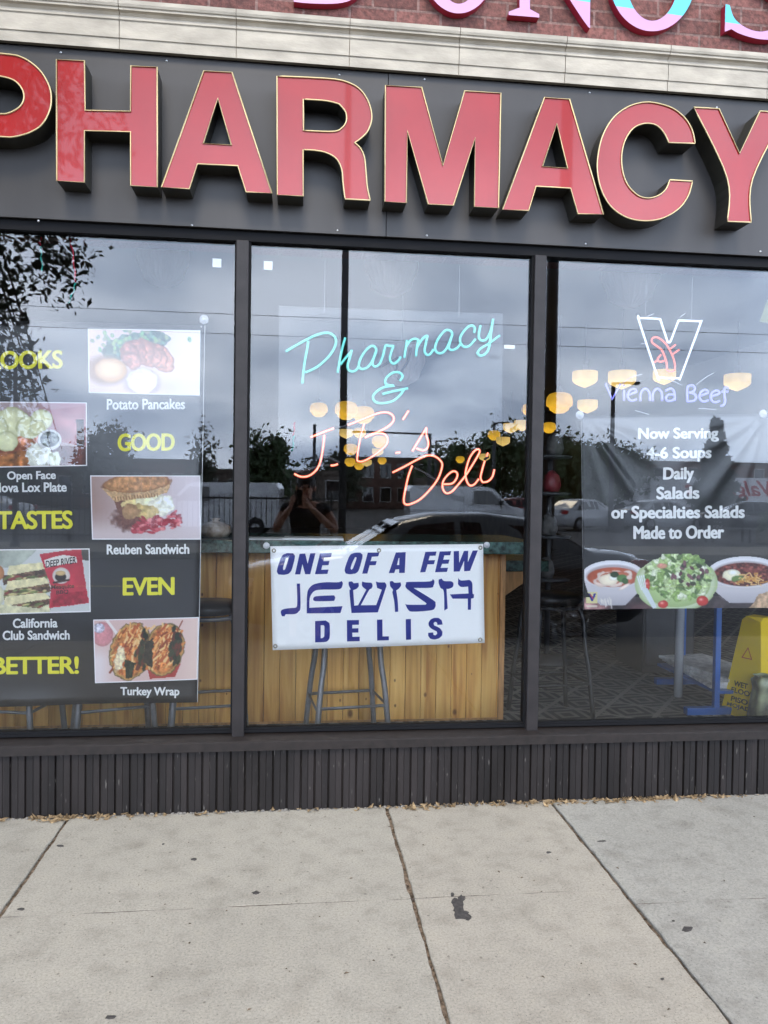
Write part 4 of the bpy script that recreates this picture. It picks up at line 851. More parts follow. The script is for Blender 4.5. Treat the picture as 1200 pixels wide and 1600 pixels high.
MB().box((CX1-.034, YC-.008, FLOOR), (CX1, YC+.04, CT-.076), bev=.003).box((-5.2, YC-.006, FLOOR+.0005), (CX1-.036, YC-.0005, FLOOR+.012)).build('corner_trim', M_pine2, ct)
MB().box((-5.2, YC+.021, FLOOR), (CX1-.036, YC+.55, CT-.077)).build('carcass', M_dark, ct)
MB().box((-5.2, .60, CT-.072), (CX1+.14, YC+.58, CT), bev=.006).build('counter_top', M_top, ct)
MB().box((-5.2, .62, CT-.0745), (CX1+.10, YC-.001, CT-.0725)).build('under_edge', M_pine2, ct)
# lower ledge round the corner, on a wooden bracket
lc = thing('side_ledge', 'lower green marbled ledge on a triangular pine bracket beside the counter', 'ledge', (CX1+.2, 1.2, FLOOR))
lz = at(820, 876, 1.0)[2]; lx1 = at(858, 880, 1.0)[0]
MB().box((CX1+.005, 1.0, lz-.07), (lx1, 1.75, lz), bev=.005).build('ledge_top', M_top, lc)
p = at(792, 936, 1.05)
MB().prism([(CX1+.01, lz-.0705), (lx1-.05, lz-.0705), (CX1+.03, p[2]), (CX1+.01, p[2])], 1.03, 1.06, 'Y').build('bracket', M_pine2, lc)
MB().box((CX1+.01, 1.40, FLOOR), (CX1+.08, 1.48, lz-.0705)).build('leg', M_pine2, lc)

# bar stools
M_steel = mat('grey_tube_steel', (.19, .19, .195), .38, metal=.3, var=.15, scale=30); M_seat = mat('black_seat_vinyl', (.02, .02, .02), .4)
def stool(loc, label):
    t = thing('bar_stool', label, 'bar stool', loc, 'bar stools along the counter')
    x, y, z = loc; H = .70
    MB().lathe([(0, H-.005), (.16, H), (.178, H+.015), (.182, H+.035), (.165, H+.055), (0, H+.062)], (x, y, z), 28).build('seat', M_seat, t)
    MB().tube([(x+.165*math.cos(a), y+.165*math.sin(a), z+H-.018) for a in np.linspace(0, 2*math.pi, 29)[:-1]], .011, 8, closed=True).build('seat_ring', M_steel, t)
    fr = []
    for sx in (-1, 1):
        for sy in (-1, 1):
            prof = [(.115, H-.018), (.135, H-.05), (.148, H-.12), (.155, H-.25), (.175, .30), (.20, 0.0)]
            pts = smooth_loop([(x+sx*r, y+sy*r*.86, z+h) for r, h in prof], False, 80, 4)
            MB().tube(pts, .0155, 8).build('leg', M_steel, t)
    for hh, r in ((.225, .185), (.335, .172)):
        c = [(x-r, y-r*.86, z+hh), (x+r, y-r*.86, z+hh), (x+r, y+r*.86, z+hh), (x-r, y+r*.86, z+hh)]
        if hh < .3: MB().tube([Vector(c[0])+Vector((-.012, 0, 0)), c[1], c[2], c[3]], .0085, 8, closed=True).build('foot_ring', M_steel, t)
    return t
sx = lambda px, yy: at(px, 1080, yy)[0]
s0 = stool((sx(542, .47), .47, FLOOR), 'grey tube bar stool below the white deli sign'); s0.rotation_euler = (0, 0, .15)
dup(s0, (sx(325, .52), .52, FLOOR), 'grey tube bar stool beside the right edge of the food banner')
dup(s0, (sx(178, .50), .50, FLOOR), 'grey tube bar stool of which only legs show under the middle of the food banner', rz=.3)
dup(s0, (sx(20, .50), .50, FLOOR), 'grey tube bar stool of which only legs show at the left edge of the photo', rz=-.2)
s4 = dup(s0, (at(850, 1000, 1.0)[0], .86, FLOOR), 'bar stool coloured black as if shaded, behind the right-hand post, beyond the end of the counter', rz=.15)
for ch in s4.children: ch.material_slots[0].link = 'OBJECT'; ch.material_slots[0].material = M_black  # black override paints the shade further back onto this grey stool copy

# on the counter
M_paper = mat('paper', (.78, .77, .74), .6)
for k, (px, wd, a, lab) in enumerate([(430, .19, .2, 'loose paper sheets lying at the left on the counter'), (490, .17, -.1, 'white paper pad lying on the counter behind the deli sign')]):
    p = at(px, 838, .72); c = MB().box((p[0]-wd, .64, CT+.0005), (p[0]+wd, .64+.2, CT+.006+.005*k), bev=.001)
    tag(c.xf(Matrix.Translation((p[0], .74, 0)) @ Matrix.Rotation(a*.3, 4, 'Z') @ Matrix.Translation((-p[0], -.74, 0))).build('paper_sheet' if k == 0 else 'paper_pad', M_paper), lab, 'paper')
p = at(336, 825, .85); bm_ = MB(); bm_.lathe([(0, 0), (.07, .002), (.088, .03), (.082, .062), (.05, .085), (.015, .094), (.03, .11), (0, .112)], (p[0], .85, CT+.001), 20, flute=7, famp=.06)
tag(bm_.build('bread_bag', mat('bagged_bread', (.36, .22, .13), .3, coat=.7, var=.5, scale=22, col2=(.6, .5, .4))), 'round loaf in a clear bag on the counter beside the food banner', 'bread bag')

# ------------------------------------------------------------------ pendant lamps of the dining room
def lamp_mat(name, c, lo, hi):
    m = mat(name, c, .4, emit=c, estr=1.); t = m.node_tree; b = t.nodes['Principled BSDF']; L = t.links.new
    o = t.nodes.new('ShaderNodeTexCoord'); sp_ = t.nodes.new('ShaderNodeSeparateXYZ'); L(o.outputs['Object'], sp_.inputs[0])
    r = t.nodes.new('ShaderNodeMapRange'); r.inputs[1].default_value = .12; r.inputs[2].default_value = -.08; r.inputs[3].default_value = lo; r.inputs[4].default_value = hi; L(sp_.outputs[2], r.inputs[0])
    n = t.nodes.new('ShaderNodeTexNoise'); n.inputs['Scale'].default_value = 9; L(o.outputs['Object'], n.inputs['Vector'])
    x = t.nodes.new('ShaderNodeMath'); x.operation = 'MULTIPLY'; L(r.outputs[0], x.inputs[0]); y = t.nodes.new('ShaderNodeMath'); y.operation = 'ADD'; y.inputs[1].default_value = .5; L(n.outputs['Fac'], y.inputs[0]); L(y.outputs[0], x.inputs[1]); L(x.outputs[0], b.inputs['Emission Strength']); return m
M_lamp = lamp_mat('lit_amber_glass', (.95, .52, .035), .26, .56); M_lamp2 = lamp_mat('lit_cream_glass', (.95, .64, .19), .27, .54); M_brass = mat('dark_brass', (.10, .07, .03), .4, metal=.6)
PEND = [(914, 591, 40, 'flat'), (972, 592, 44, 'flat'), (1038, 588, 36, 'flat'), (1152, 596, 42, 'flat'), (874, 629, 42, 'bell'), (918, 634, 32, 'flat'), (858, 668, 22, 'bell'), (827, 640, 24, 'bell'), (498, 640, 28, 'bell'), (541, 641, 36, 'bell'), (568, 648, 34, 'bell'), (541, 677, 22, 'flat'), (562, 676, 20, 'bell'),
        (548, 702, 22, 'bell'), (547, 722, 17, 'bell'), (561, 728, 15, 'bell'), (573, 723, 16, 'flat'), (597, 720, 14, 'bell'), (593, 690, 24, 'bell'), (590, 706, 18, 'flat'), (798, 668, 24, 'flat'), (816, 664, 26, 'flat'), (786, 689, 22, 'flat'), (772, 680, 20, 'bell'), (801, 703, 16, 'bell'), (719, 718, 14, 'bell'), (757, 714, 18, 'flat'), (1141, 641, 18, 'bell')]
WHERE = ['above the word Vienna, first of the row', 'above the word Vienna, second of the row', 'behind the foot of the neon V', 'over the right end of the words Vienna Beef', 'large beside the right-hand post', 'just under the first flat one of the right window', 'lowest beside the right-hand post', 'at the right edge of the middle window', 'alone above the bar of the neon J', 'upper left of the cluster behind the ampersand', 'broadest of the cluster behind the ampersand',
         'behind the start of the neon B, flat bottomed', 'behind the top loop of the neon B', 'behind the stem of the neon B', 'small, under the stem of the neon B', 'small, at the foot of the neon B', 'small and flat inside the lower bowl of the neon B', 'alone below the right of the neon B', 'behind the right of the neon B bowl', 'small below the right of the neon B bowl', 'above the i of Deli, left of two', 'above the i of Deli, right of two', 'just above the l of Deli', 'small above the l of Deli', 'right of the neon word Deli', 'alone inside the bowl of the neon D', 'behind the l of Deli', 'small under the f of Beef']
for (px, py, wd, kd), wh in zip(PEND, WHERE):
    dep = .32*1200/wd; Y = dep-3.7; p = at(px, py, Y); r = .16
    t = thing('pendant_lamp', 'lit %s pendant lamp %s' % ('amber bell' if kd == 'bell' else 'cream bowl', wh), 'lamp', (p[0], Y, p[2]), 'lit pendant lamps of the dining room')
    if kd == 'bell': pr = [(.0, .125), (.07, .12), (.125, .10), (.152, .06), (.16, .01), (.157, -.04), (.122, -.062), (.116, -.09), (.06, -.128), (0, -.135)]
    else: pr = [(.0, .085), (.155, .085), (.16, .075), (.158, -.03), (.13, -.065), (.07, -.095), (0, -.125)]
    MB().lathe(pr, (p[0], Y, p[2]), 30, smooth=False).build('shade', M_lamp if kd == 'bell' else M_lamp2, t)
    MB().lathe([(.0, .20), (.03, .19), (.04, pr[0][1])], (p[0], Y, p[2]), 10).build('cap', M_brass, t)
    MB().cyl((p[0], Y, p[2]+.18), (p[0], Y, 3.72), .006, n=6).build('cord', M_black, t)
# pale pleated shades hanging unlit near the windows
M_pleat = mat('pleated_shade', (.62, .52, .48), .8)
for px, py, wd, dp, wh in [(255, 412, 74, .9, 'in the left window'), (612, 425, 80, 1.0, 'high in the middle window'), (628, 570, 70, 1.9, 'behind the ampersand of the neon sign'), (985, 440, 88, .9, 'above the neon V')]:
    p = at(px, py, dp); r = wd/2400*(dp+3.7)
    t = thing('pleated_lantern', 'pale pleated hanging shade %s' % wh, 'lampshade', (p[0], dp, p[2]), 'pale pleated shades')
    MB().lathe([(r*.5, r*.85), (r*.95, r*.8), (r, .1*r), (r*.8, -.3*r), (r*.74, -.62*r), (r*.3, -.9*r), (0, -.92*r)], (p[0], dp, p[2]), 96, flute=24, famp=.05).build('shade', M_pleat, t)
    MB().cyl((p[0], dp, p[2]+r*.8), (p[0], dp, 3.72), .005, n=6).build('cord', M_black, t)

# ------------------------------------------------------------------ small things in the windows
M_rr, M_tt = mat('red_foil', (.55, .03, .06), .25, metal=.3), mat('green_foil', (.02, .34, .27), .25, metal=.3)
def streamer(pts, split, Y, label):
    a = at(*pts[0], Y); t = thing('foil_streamer', label, 'streamer', (a[0], Y, a[2]), 'foil streamers hung in the windows')
    P3 = [at(*p, Y) for p in smooth_loop(pts, False, 80, 6)]; k = int(len(P3)*split)
    for seg, m, nm in ((P3[:k+1], M_rr, 'red_strand'), (P3[k:], M_tt, 'green_strand')):
        MB().tube([(p[0]+.003*math.cos(i*1.7), Y+.004*math.sin(i*1.7), p[2]) for i, p in enumerate(seg)], [.004+.0022*math.sin(i*2.3) for i in range(len(seg))], 5).build(nm, m, t)
streamer([(65, 362), (63, 380), (64, 395), (66, 425)], .45, .08, 'short red and green foil streamer nearer the left edge')
streamer([(103, 360), (112, 385), (117, 430), (116, 450), (107, 474)], .6, .08, 'long red and green foil streamer curling in the left window')
streamer([(460, 660), (459, 680), (457, 704)], .5, .09, 'short foil streamer beside the bar of the neon J')
for px, py, s, lab in [(339, 411, 6, 'small square white sticker high in the left window'), (419, 415, 6, 'bright square sticker at the top left of the middle window'), (796, 542, 8, 'thin white label at the right of the middle window')]:
    p = at(px, py, .007); h = s*(.35 if s == 8 else 1); d = .0034
    tag(MB().box((p[0]-s*d, .0055, p[2]-h*d), (p[0]+s*d, .007, p[2]+h*d)).build('window_sticker', mat('sticker_white', (.85, .85, .85), .5)), lab, 'sticker')
tri = [at(1202, 460, .06)[[0, 2]], at(1187, 503, .06)[[0, 2]], at(1230, 508, .06)[[0, 2]], at(1240, 455, .06)[[0, 2]]]
tag(MB().prism([tuple(q) for q in tri], .06, .062, 'Y').build('pennant', mat('olive_cloth', (.17, .18, .03), .8, var=.2)), 'olive pennant corner hanging at the right edge of the photo', 'pennant')

# ------------------------------------------------------------------ behind the right window
M_bluem = mat('blue_paint_steel', (.014, .10, .36), .4, coat=.2)
rk = thing('display_rack', 'blue steel floor rack with a low shelf behind the right window', 'rack', (2.4, 1.3, FLOOR))
pf = gnd(1118, 1108, FLOOR+.03); pb = gnd(1065, 1062, FLOOR+.03)
for q, nm in ((pf, 'post'), (pb, 'post')): MB().box((q[0]-.018, q[1]-.018, FLOOR+.02), (q[0]+.018, q[1]+.018, 1.35), bev=.004).build(nm, M_bluem, rk)
for q in (pf, pb): MB().box((q[0]-.2, q[1]-.025, FLOOR), (q[0]+.2, q[1]+.025, FLOOR+.045), bev=.004).build('foot', M_bluem, rk)
zs = FLOOR+.13
MB().box((pb[0]-.18, pf[1]-.02, zs), (pf[0]+.18, pb[1]+.02, zs+.02), bev=.003).build('shelf', M_bluem, rk)
q = gnd(1038, 1070, FLOOR+.03); MB().cyl((q[0], q[1]-.2, FLOOR), (q[0], q[1]-.2, 1.4), .03, n=16).build('clear_post', mat('pale_tube', (.42, .43, .45), .25, coat=.5), rk)
M_news = attr_mat('newsprint', .8)
for k in range(3):
    tag(MB().box((pb[0]-.15+k*.008, pf[1]+.02+k*.01, zs+.0205+k*.021), (pb[0]+.22+k*.006, pb[1]-.0+k*.01, zs+.040+k*.021), rot=(0, 0, .12*k-.1), bev=.002).build('newspaper', mat('newsprint_grey', (.66, .65, .63), .8, var=.35, scale=25)), ['bottom folded newspaper of the stack on the blue rack', 'middle folded newspaper of the stack on the blue rack', 'top folded newspaper of the stack on the blue rack'][k], 'newspaper', 'newspapers stacked on the blue rack')
# yellow floor sign, folded open
M_yel = mat('yellow_plastic', (.86, .60, .01), .35, coat=.3)
wf = thing('wet_floor_sign', 'yellow four sided wet floor sign standing at the right edge', 'floor sign', (2.5, .7, FLOOR))
g0 = gnd(1147, 1126, FLOOR); zt = at(1165, 971, g0[1]+.02)[2]
yb0 = g0[1]; TH = R(20); WB, WT = .29, .13
cxs, cys = g0[0]+.5*WB*(math.cos(TH)+math.sin(TH))+.025, yb0+.5*WB*(math.cos(TH)-math.sin(TH))+.02
def wpt(u, v, k, pro=0.):
    """point on side k of the tapered column, u across, v up"""
    w_ = WB+(WT-WB)*v; x, y = (u-.5)*w_, -.5*w_-pro; a = TH-k*math.pi/2
    return (cxs+x*math.cos(a)-y*math.sin(a), cys+x*math.sin(a)+y*math.cos(a), FLOOR+(zt-FLOOR)*v)
for k in range(4):
    MB().add([wpt(0, 0, k), wpt(1, 0, k), wpt(1, .985, k), wpt(.5, 1., k), wpt(0, .985, k)], [(0, 1, 2, 3, 4)]).build('side_panel', M_yel, wf)
MB().add([wpt(0, .985, k) for k in range(4)]+[wpt(.2, 1.03, k) for k in range(4)], [(0, 1, 5, 4), (1, 2, 6, 5), (2, 3, 7, 6), (3, 0, 4, 7), (4, 5, 6, 7)]).build('cap', M_yel, wf)
M_bk = mat('sign_black', (.015, .013, .01), .5); M_rd = mat('sign_red', (.5, .05, .02), .5)
for k in range(4):
    for q, u0, v0, u1, v1, m in [('WET', .2, .30, .62, .355, M_bk), ('FLOOR', .16, .23, .84, .285, M_bk), ('PISO', .2, .14, .66, .195, M_bk), ('MOJADO', .12, .07, .88, .125, M_bk), ([[(0, 0), (1, 0), (.5, .9)], [(.12, .07), (.5, .76), (.88, .07)]], .30, .60, .70, .72, M_rd)]:
        if isinstance(q, str): vs, fs = text2d(q, .03)
        else: vs, fs = fill2d(q); vs = np.array(vs)
        lo, hi = vs.min(0), vs.max(0); qq = (vs-lo)/(hi-lo)
        MB().add([wpt(u0+(u1-u0)*a, v0+(v1-v0)*b, k, .0025) for a, b in qq], fs).build('lettering', m, wf)
# bag draped beside the sign
bp = at(1183, 1060, yb0-.10); bag = MB(); n = 26; prof_ = [(.001, 0), (.07, .0), (.085, .03), (.078, .10), (.07, .16), (.06, .22), (.07, .27), (.05, .29), (.06, .30)]
bag.lathe(prof_, (bp[0]+.05, yb0-.10, FLOOR), n, flute=5, famp=.14)
tag(bag.build('snack_bag', mat('silver_green_foil', (.42, .43, .38), .38, metal=.3, var=.85, scale=11, col2=(.42, .46, .25))), 'crumpled silver and green bag standing in front of the yellow sign', 'bag')
# dark cabinet and stand further in
cb = thing('black_cabinet', 'low black cabinet standing on the carpet beside the blue rack', 'cabinet', (2.0, 2.2, FLOOR))
q = gnd(1003, 1052, FLOOR); MB().box((q[0], q[1], FLOOR), (q[0]+.42, q[1]+.5, FLOOR+.9), bev=.006).build('body', M_black, cb); MB().box((q[0]+.02, q[1]-.012, FLOOR+.06), (q[0]+.4, q[1]-.001, FLOOR+.86), bev=.003).build('door', M_dark, cb)
ms = thing('novelty_stand', 'dark rotating stand with a red item behind the right-hand post', 'stand', (1.7, 2.4, FLOOR))
q = at(858, 800, 2.4); MB().cyl((q[0], 2.4, FLOOR), (q[0], 2.4, 2.0), .025, n=12).lathe([(0, 0), (.24, .0), (.25, .02), (.03, .06)], (q[0], 2.4, FLOOR), 18).build('pole', M_dark, ms)
for k, z in enumerate((.8, 1.15, 1.5, 1.8)):
    MB().lathe([(.02, 0), (.17, .01), (.18, .03), (.02, .04)], (q[0], 2.4, z), 16).build('tray', M_dark, ms)
    MB().lathe([(0, 0), (.06, 0), (.075, .05), (.06, .13), (.02, .17), (0, .17)], (q[0]-.05+.02*k, 2.33, z+.04), 14, flute=3, famp=.1).build('trinket', mat('dull_red', (.16, .015, .02), .5) if k == 2 else mat('grey_plush', (.08, .075, .07), .9, var=.4), ms)

# ================================================================== the street that the glass mirrors
# ------------------------------------------------------------------ cars
M_carglass = mat('car_glass', (.015, .018, .02), .06, coat=1.); M_tyre = mat('tyre_rubber', (.015, .015, .015), .8); M_rim = mat('alloy_rim', (.45, .45, .46), .3, metal=.8); M_rl = mat('red_lens', (.45, .01, .02), .15, coat=1.); M_hl = mat('clear_lens', (.7, .72, .75), .1, coat=1.)
def paint(name, c): return mat(name, c, .3, coat=1.)
def car(label, loc, m, group=None):
    """a four-door saloon, front towards -X"""
    t = thing('parked_car', label, 'car', (0, 0, 0), group)
    st = [(-2.36,.36,.62,.70,.62), (-2.30,.24,.70,.78,.70), (-1.9,.20,.84,.86,.80), (-1.45,.20,.88,.93,.84), (-1.05,.20,.90,.97,.86), (-.4,.20,.91,.97,.86), (.4,.20,.91,.97,.86), (1.1,.20,.92,.99,.86), (1.75,.20,.90,1.02,.82), (2.15,.24,.84,1.00,.76), (2.32,.30,.74,.97,.68), (2.37,.42,.68,.86,.62)]
    vs = []; fs = []; k = 11
    for x, zb, wz, zt, wt in st:
        h = zt-zb; row = [(wz*.86, zb), (wz*.97, zb+.12*h), (wz, zb+.42*h), (wz*.985, zb+.70*h), (wt*.98, zt-.05), (wt*.55, zt+.012)]
        pts = row+[(0, zt+.02)]+[(-a, b) for a, b in row[::-1][:0]]
        ring_ = [(-a, b) for a, b in row]+[(0, zt+.022)]+[(a, b) for a, b in row[::-1]]
        vs += [(x, a, b) for a, b in ring_]
    k = 13
    for i in range(len(st)-1):
        for j in range(k-1): fs.append((i*k+j, i*k+j+1, (i+1)*k+j+1, (i+1)*k+j))
        fs.append((i*k+k-1, i*k, (i+1)*k, (i+1)*k+k-1))
    fs += [tuple(range(k)), tuple((len(st)-1)*k+j for j in range(k))]
    mb = MB(); mb.add(vs, fs, True)
    gs = [(-1.12,.955,.955,.80,.70), (-.45,.95,1.36,.84,.60), (-.1,.95,1.43,.84,.585), (.5,.95,1.445,.84,.58), (1.0,.95,1.40,.84,.58), (1.78,.985,.99,.78,.62)]
    vs = []; fs = []
    for x, zb, zt, wb, wt in gs: vs += [(x, -wb, zb-.03), (x, -(wt+.03), zt-.05 if zt > zb+.1 else zt), (x, -wt*.8, zt), (x, 0, zt+.015), (x, wt*.8, zt), (x, wt+.03, zt-.05 if zt > zb+.1 else zt), (x, wb, zb-.03)]
    for i in range(len(gs)-1):
        for j in range(6): fs.append((i*7+j, i*7+j+1, (i+1)*7+j+1, (i+1)*7+j))
    mb.add(vs, fs, True); mb.build('body', m, t)
    for s in (-1, 1):   # side windows
        def sp(x, f):
            for a, b in zip(gs[:-1], gs[1:]):
                if a[0] <= x <= b[0]:
                    u = (x-a[0])/(b[0]-a[0]); zt = a[2]+(b[2]-a[2])*u-.05; wb = a[3]+(b[3]-a[3])*u; wt = a[4]+(b[4]-a[4])*u+.03; zb = .92
                    return (x, s*(wb+(wt-wb)*f+.006), zb+(zt-zb)*f)
        for poly in ([(-.78,.14), (.12,.14), (.12,.93), (-.32,.93)], [(.19,.14), (1.05,.14), (1.0,.9), (.19,.93)], [(1.11,.14), (1.42,.16), (1.09,.80)]):
            MB().add([sp(*p) for p in poly], [tuple(range(len(poly)))]).build('side_window', M_carglass, t)
        m2 = MB().box((-.92, s*.90-.09, .94), (-.78, s*.90+.09, 1.06), bev=.03); m2.build('mirror', m, t)
        for x0 in (-.2, .85): MB().box((x0, s*.912-.008, .78), (x0+.17, s*.912+.008, .81), bev=.004).build('door_handle', M_rim, t)
        for x0 in (-1.42, 1.40):
            wl = MB().lathe([(.21, -.105), (.30, -.105), (.325, -.08), (.325, .08), (.30, .105), (.21, .105)], (0, 0, 0), 28).xf(Matrix.Translation((x0, s*.83, .325)) @ Matrix.Rotation(R(90), 4, 'X')).build('wheel', M_tyre, t)
            r_ = MB().lathe([(.205, .09), (.215, .10), (.195, .085), (.18, .05)], (0, 0, 0), 24)
            for q in range(7): r_.box((.03, -.022, .06), (.20, .022, .085), None); r_.v[-8:] = [tuple(Matrix.Rotation(q*2*math.pi/7, 4, 'Z') @ Vector(p)) for p in r_.v[-8:]]
            r_.lathe([(.05, .06), (.05, .09), (0, .095)], (0, 0, 0), 14)
            r_.xf(Matrix.Translation((x0, s*.83, .325)) @ Matrix.Rotation(R(-90*s), 4, 'X')).build('rim', M_rim, wl, wp=(0, 0, 0))
        MB().box((2.12, s*.72-.16, .78), (2.345, s*.72+.09, .945), bev=.03).build('tail_light', M_rl, t)
        MB().box((-2.30, s*.60-.16, .62), (-2.02, s*.60+.16, .74), bev=.03).build('headlight', M_hl, t)
    MB().add([(-1.06, -.70, 1.0), (-1.06, .70, 1.0), (-.50, .54, 1.345), (-.50, -.54, 1.345)], [(0, 1, 2, 3)]).build('windscreen', M_carglass, t)
    MB().add([(1.66, -.64, 1.05), (1.66, .64, 1.05), (1.12, .54, 1.36), (1.12, -.54, 1.36)], [(0, 1, 2, 3)]).build('rear_window', M_carglass, t)
    MB().box((-2.36, -.5, .42), (-2.30, .5, .60), bev=.02).build('grille', M_black, t); MB().box((2.352, -.26, .60), (2.385, .26, .72), bev=.004).build('number_plate', M_white, t)
    t.location = loc; return t
c0 = car('dark charcoal saloon parked at the kerb right behind the photographer', (1.62, -5.38, -.15), paint('charcoal_paint', (.022, .024, .028)))
def recolour(o, m):
    for ch in o.children:
        if ch.name.split('.')[0] in ('body', 'mirror'): ch.material_slots[0].link = 'OBJECT'; ch.material_slots[0].material = m
for x, y, rz, c, nm, lab in [(13.4, -31.2, R(150), (.55, .56, .58), 'silver_paint', 'silver car mirrored at the left of the row beyond the street'), (17.4, -31.6, R(165), (.42, .44, .46), 'grey_paint', 'pale grey car mirrored behind the words Specialties Salads'), (21.4, -31, R(20), (.03, .032, .036), 'black_paint', 'black car mirrored at the right end of the row'), (12.0, -36.5, R(190), (.20, .03, .03), 'maroon_paint', 'maroon car mirrored far off beside the right-hand post'),
                             (-12.5, -27, R(10), (.35, .37, .40), 'bluegrey_paint', 'pale car mirrored behind the black fence at the left')]:
    o = dup(c0, (x, y, -.05), lab, 'cars parked in the lot across the street', rz); recolour(o, paint(nm, c))
def van(label, loc, rz=0.):
    t = thing('white_van', label, 'van', (0, 0, 0)); W_ = paint('white_paint', (.75, .76, .78))
    side = [(-2.3, .3), (2.3, .3), (2.34, .85), (2.2, 1.02), (1.55, 1.16), (.95, 1.80), (.7, 1.88), (-2.2, 1.90), (-2.32, 1.7)]
    bm = bmesh.new(); 
    for sgn in (-1, 1): pass
    bm.free(); mb = MB(); k = len(side); vs = [(x, s*(.93 if z < 1.2 else .93-.14*(z-1.2)/.7), z) for s in (-1, 1) for x, z in side]
    mb.add(vs, [tuple(range(k)), tuple(range(2*k-1, k-1, -1))]+[(i, (i+1) % k, k+(i+1) % k, k+i) for i in range(k)]); mb.build('body', W_, t)
    for s in (-1, 1):
        def q(x, z): return (x, s*((.93 if z < 1.2 else .93-.14*(z-1.2)/.7)+.008), z)
        MB().add([q(1.35, 1.22), q(.85, 1.72), q(.15, 1.72), q(.15, 1.22)], [(0, 1, 2, 3)]).build('side_window', M_carglass, t)
        MB().box((1.15, s*.98-.1, 1.18), (1.28, s*.98+.1, 1.36), bev=.03).build('mirror', M_black, t)
        for x0 in (-1.5, 1.5):
            w_ = MB().lathe([(.2, -.1), (.3, -.1), (.33, -.07), (.33, .07), (.3, .1), (.2, .1), (0, .06)], (0, 0, 0), 20).xf(Matrix.Translation((x0, s*.84, .33)) @ Matrix.Rotation(R(-90*s), 4, 'X')).build('wheel', M_tyre, t)
        MB().box((2.2, s*.65-.18, .72), (2.35, s*.65+.18, .9), bev=.03).build('headlight', M_hl, t)
    MB().add([(1.54, -.74, 1.19), (1.54, .74, 1.19), (.99, .70, 1.775), (.99, -.70, 1.775)], [(0, 1, 2, 3)]).xf(Matrix.Translation((.01, 0, .01))).build('windscreen', M_carglass, t)
    t.location = loc; t.rotation_euler = (0, 0, rz); return t
v0 = van('white van mirrored behind the roof of the dark saloon', (6.55, -26.0, -.05))
dup(v0, (-2.9, -25.0, -.05), 'white van mirrored behind the black fence beside the photographer', rz=R(185))
# lorry with the script on its side
lt = thing('box_lorry', 'white box lorry with red script on its side mirrored at the right', 'lorry', (34, -60, -.05))
M_wp = paint('white_paint', (.75, .76, .78))
x0 = 27.2
MB().box((x0+2.6, -61.2, .75), (x0+19, -58.8, 3.35), bev=.04).build('trailer', M_wp, lt)
MB().prism([(x0-1.2, .5), (x0+2.2, .5), (x0+2.2, 2.35), (x0+.6, 2.35), (x0+.05, 1.45), (x0-1.1, 1.3)], -61.0, -59.0, 'Y').build('cab', M_wp, lt)
MB().prism([(x0+.25, 1.5), (x0+1.2, 1.5), (x0+1.2, 2.15), (x0+.62, 2.15)], -58.995, -58.98, 'Y').build('cab_window', M_carglass, lt)
for xx in (x0, x0+4.2, x0+15.5, x0+17): MB().lathe([(.3, -1.15), (.5, -1.15), (.52, 1.15), (.3, 1.15), (0, 1.1)], (0, 0, 0), 18).xf(Matrix.Translation((xx, -60, .48)) @ Matrix.Rotation(R(-90), 4, 'X')).build('wheel', M_tyre, lt)
vs, fs = text2d('Walgreens', .02, .35); lo, hi = vs.min(0), vs.max(0)
MB().add([(x0+14.4-(a-lo[0])/(hi[0]-lo[0])*8.7, -58.79, 1.35+(b-lo[1])/(hi[1]-lo[1])*1.75) for a, b in vs], fs).build('lettering', mat('script_red', (.5, .02, .03), .5), lt)

# ------------------------------------------------------------------ trees
def leaf_mat(n, c): return mat(n, c, .6, var=.5, scale=1.1, world=True)
M_bark = mat('bark', (.05, .04, .032), .9, var=.4, scale=12)
def crown_pts(n, c, rad, clumps, spread, rs, hang=0.):
    cs = []
    while len(cs) < clumps:
        p = rs.uniform(-1, 1, 3)
        if .25 < np.linalg.norm(p) < 1: cs.append(p)
    cs = np.array(cs); i = rs.randint(0, clumps, n); sp = spread*(0.5+rs.rand(clumps))
    p = cs[i]+rs.randn(n, 3)*sp[i][:, None]*.6
    return np.array(c)+p*np.array(rad)
def leaves(mb, P, size, rs, aspect=1.6, droop=0.):
    n = len(P); V = []; F = []
    A = rs.randn(n, 3); A[:, 2] -= droop; A /= np.linalg.norm(A, axis=1)[:, None]; Bv = np.cross(A, rs.randn(n, 3)); Bv /= np.linalg.norm(Bv, axis=1)[:, None]; s = size*(.6+.8*rs.rand(n))
    for k in range(n):
        a = A[k]*s[k]*aspect*.5; b = Bv[k]*s[k]*.5; p = P[k]; V += [p-a, p+b*.9-a*.1, p+a, p-b*.9-a*.1]; F.append((4*k, 4*k+1, 4*k+2, 4*k+3))
    mb.add(V, F)
TREES = 'trees mirrored beyond the street'
def tree(label, x, y, h, rw, col, n=3200, zc=.62, lf=.5, seed=1, name='broadleaf_tree'):
    rs = np.random.RandomState(seed); t = thing(name, label, 'tree', (x, y, -.1), TREES)
    m = MB(); leaves(m, crown_pts(int(n*1.9), (x, y, h*zc), (rw, rw*.9, h*.42), 40, .34, rs), lf*.62, rs); m.build('crown', col, t)
    tr = MB().tube([(x, y, -.1), (x+.1, y, h*.3), (x, y+.1, h*.7)], [h*.035, h*.026, h*.01], 8)
    for k in range(5): a = k*1.3+seed; tr.tube([(x, y, h*(.28+.06*k)), (x+math.cos(a)*rw*.35, y+math.sin(a)*rw*.35, h*(.45+.07*k)), (x+math.cos(a)*rw*.7, y+math.sin(a)*rw*.7, h*(.55+.07*k))], [h*.015, h*.01, h*.004], 6)
    tr.build('trunk', M_bark, t); return t
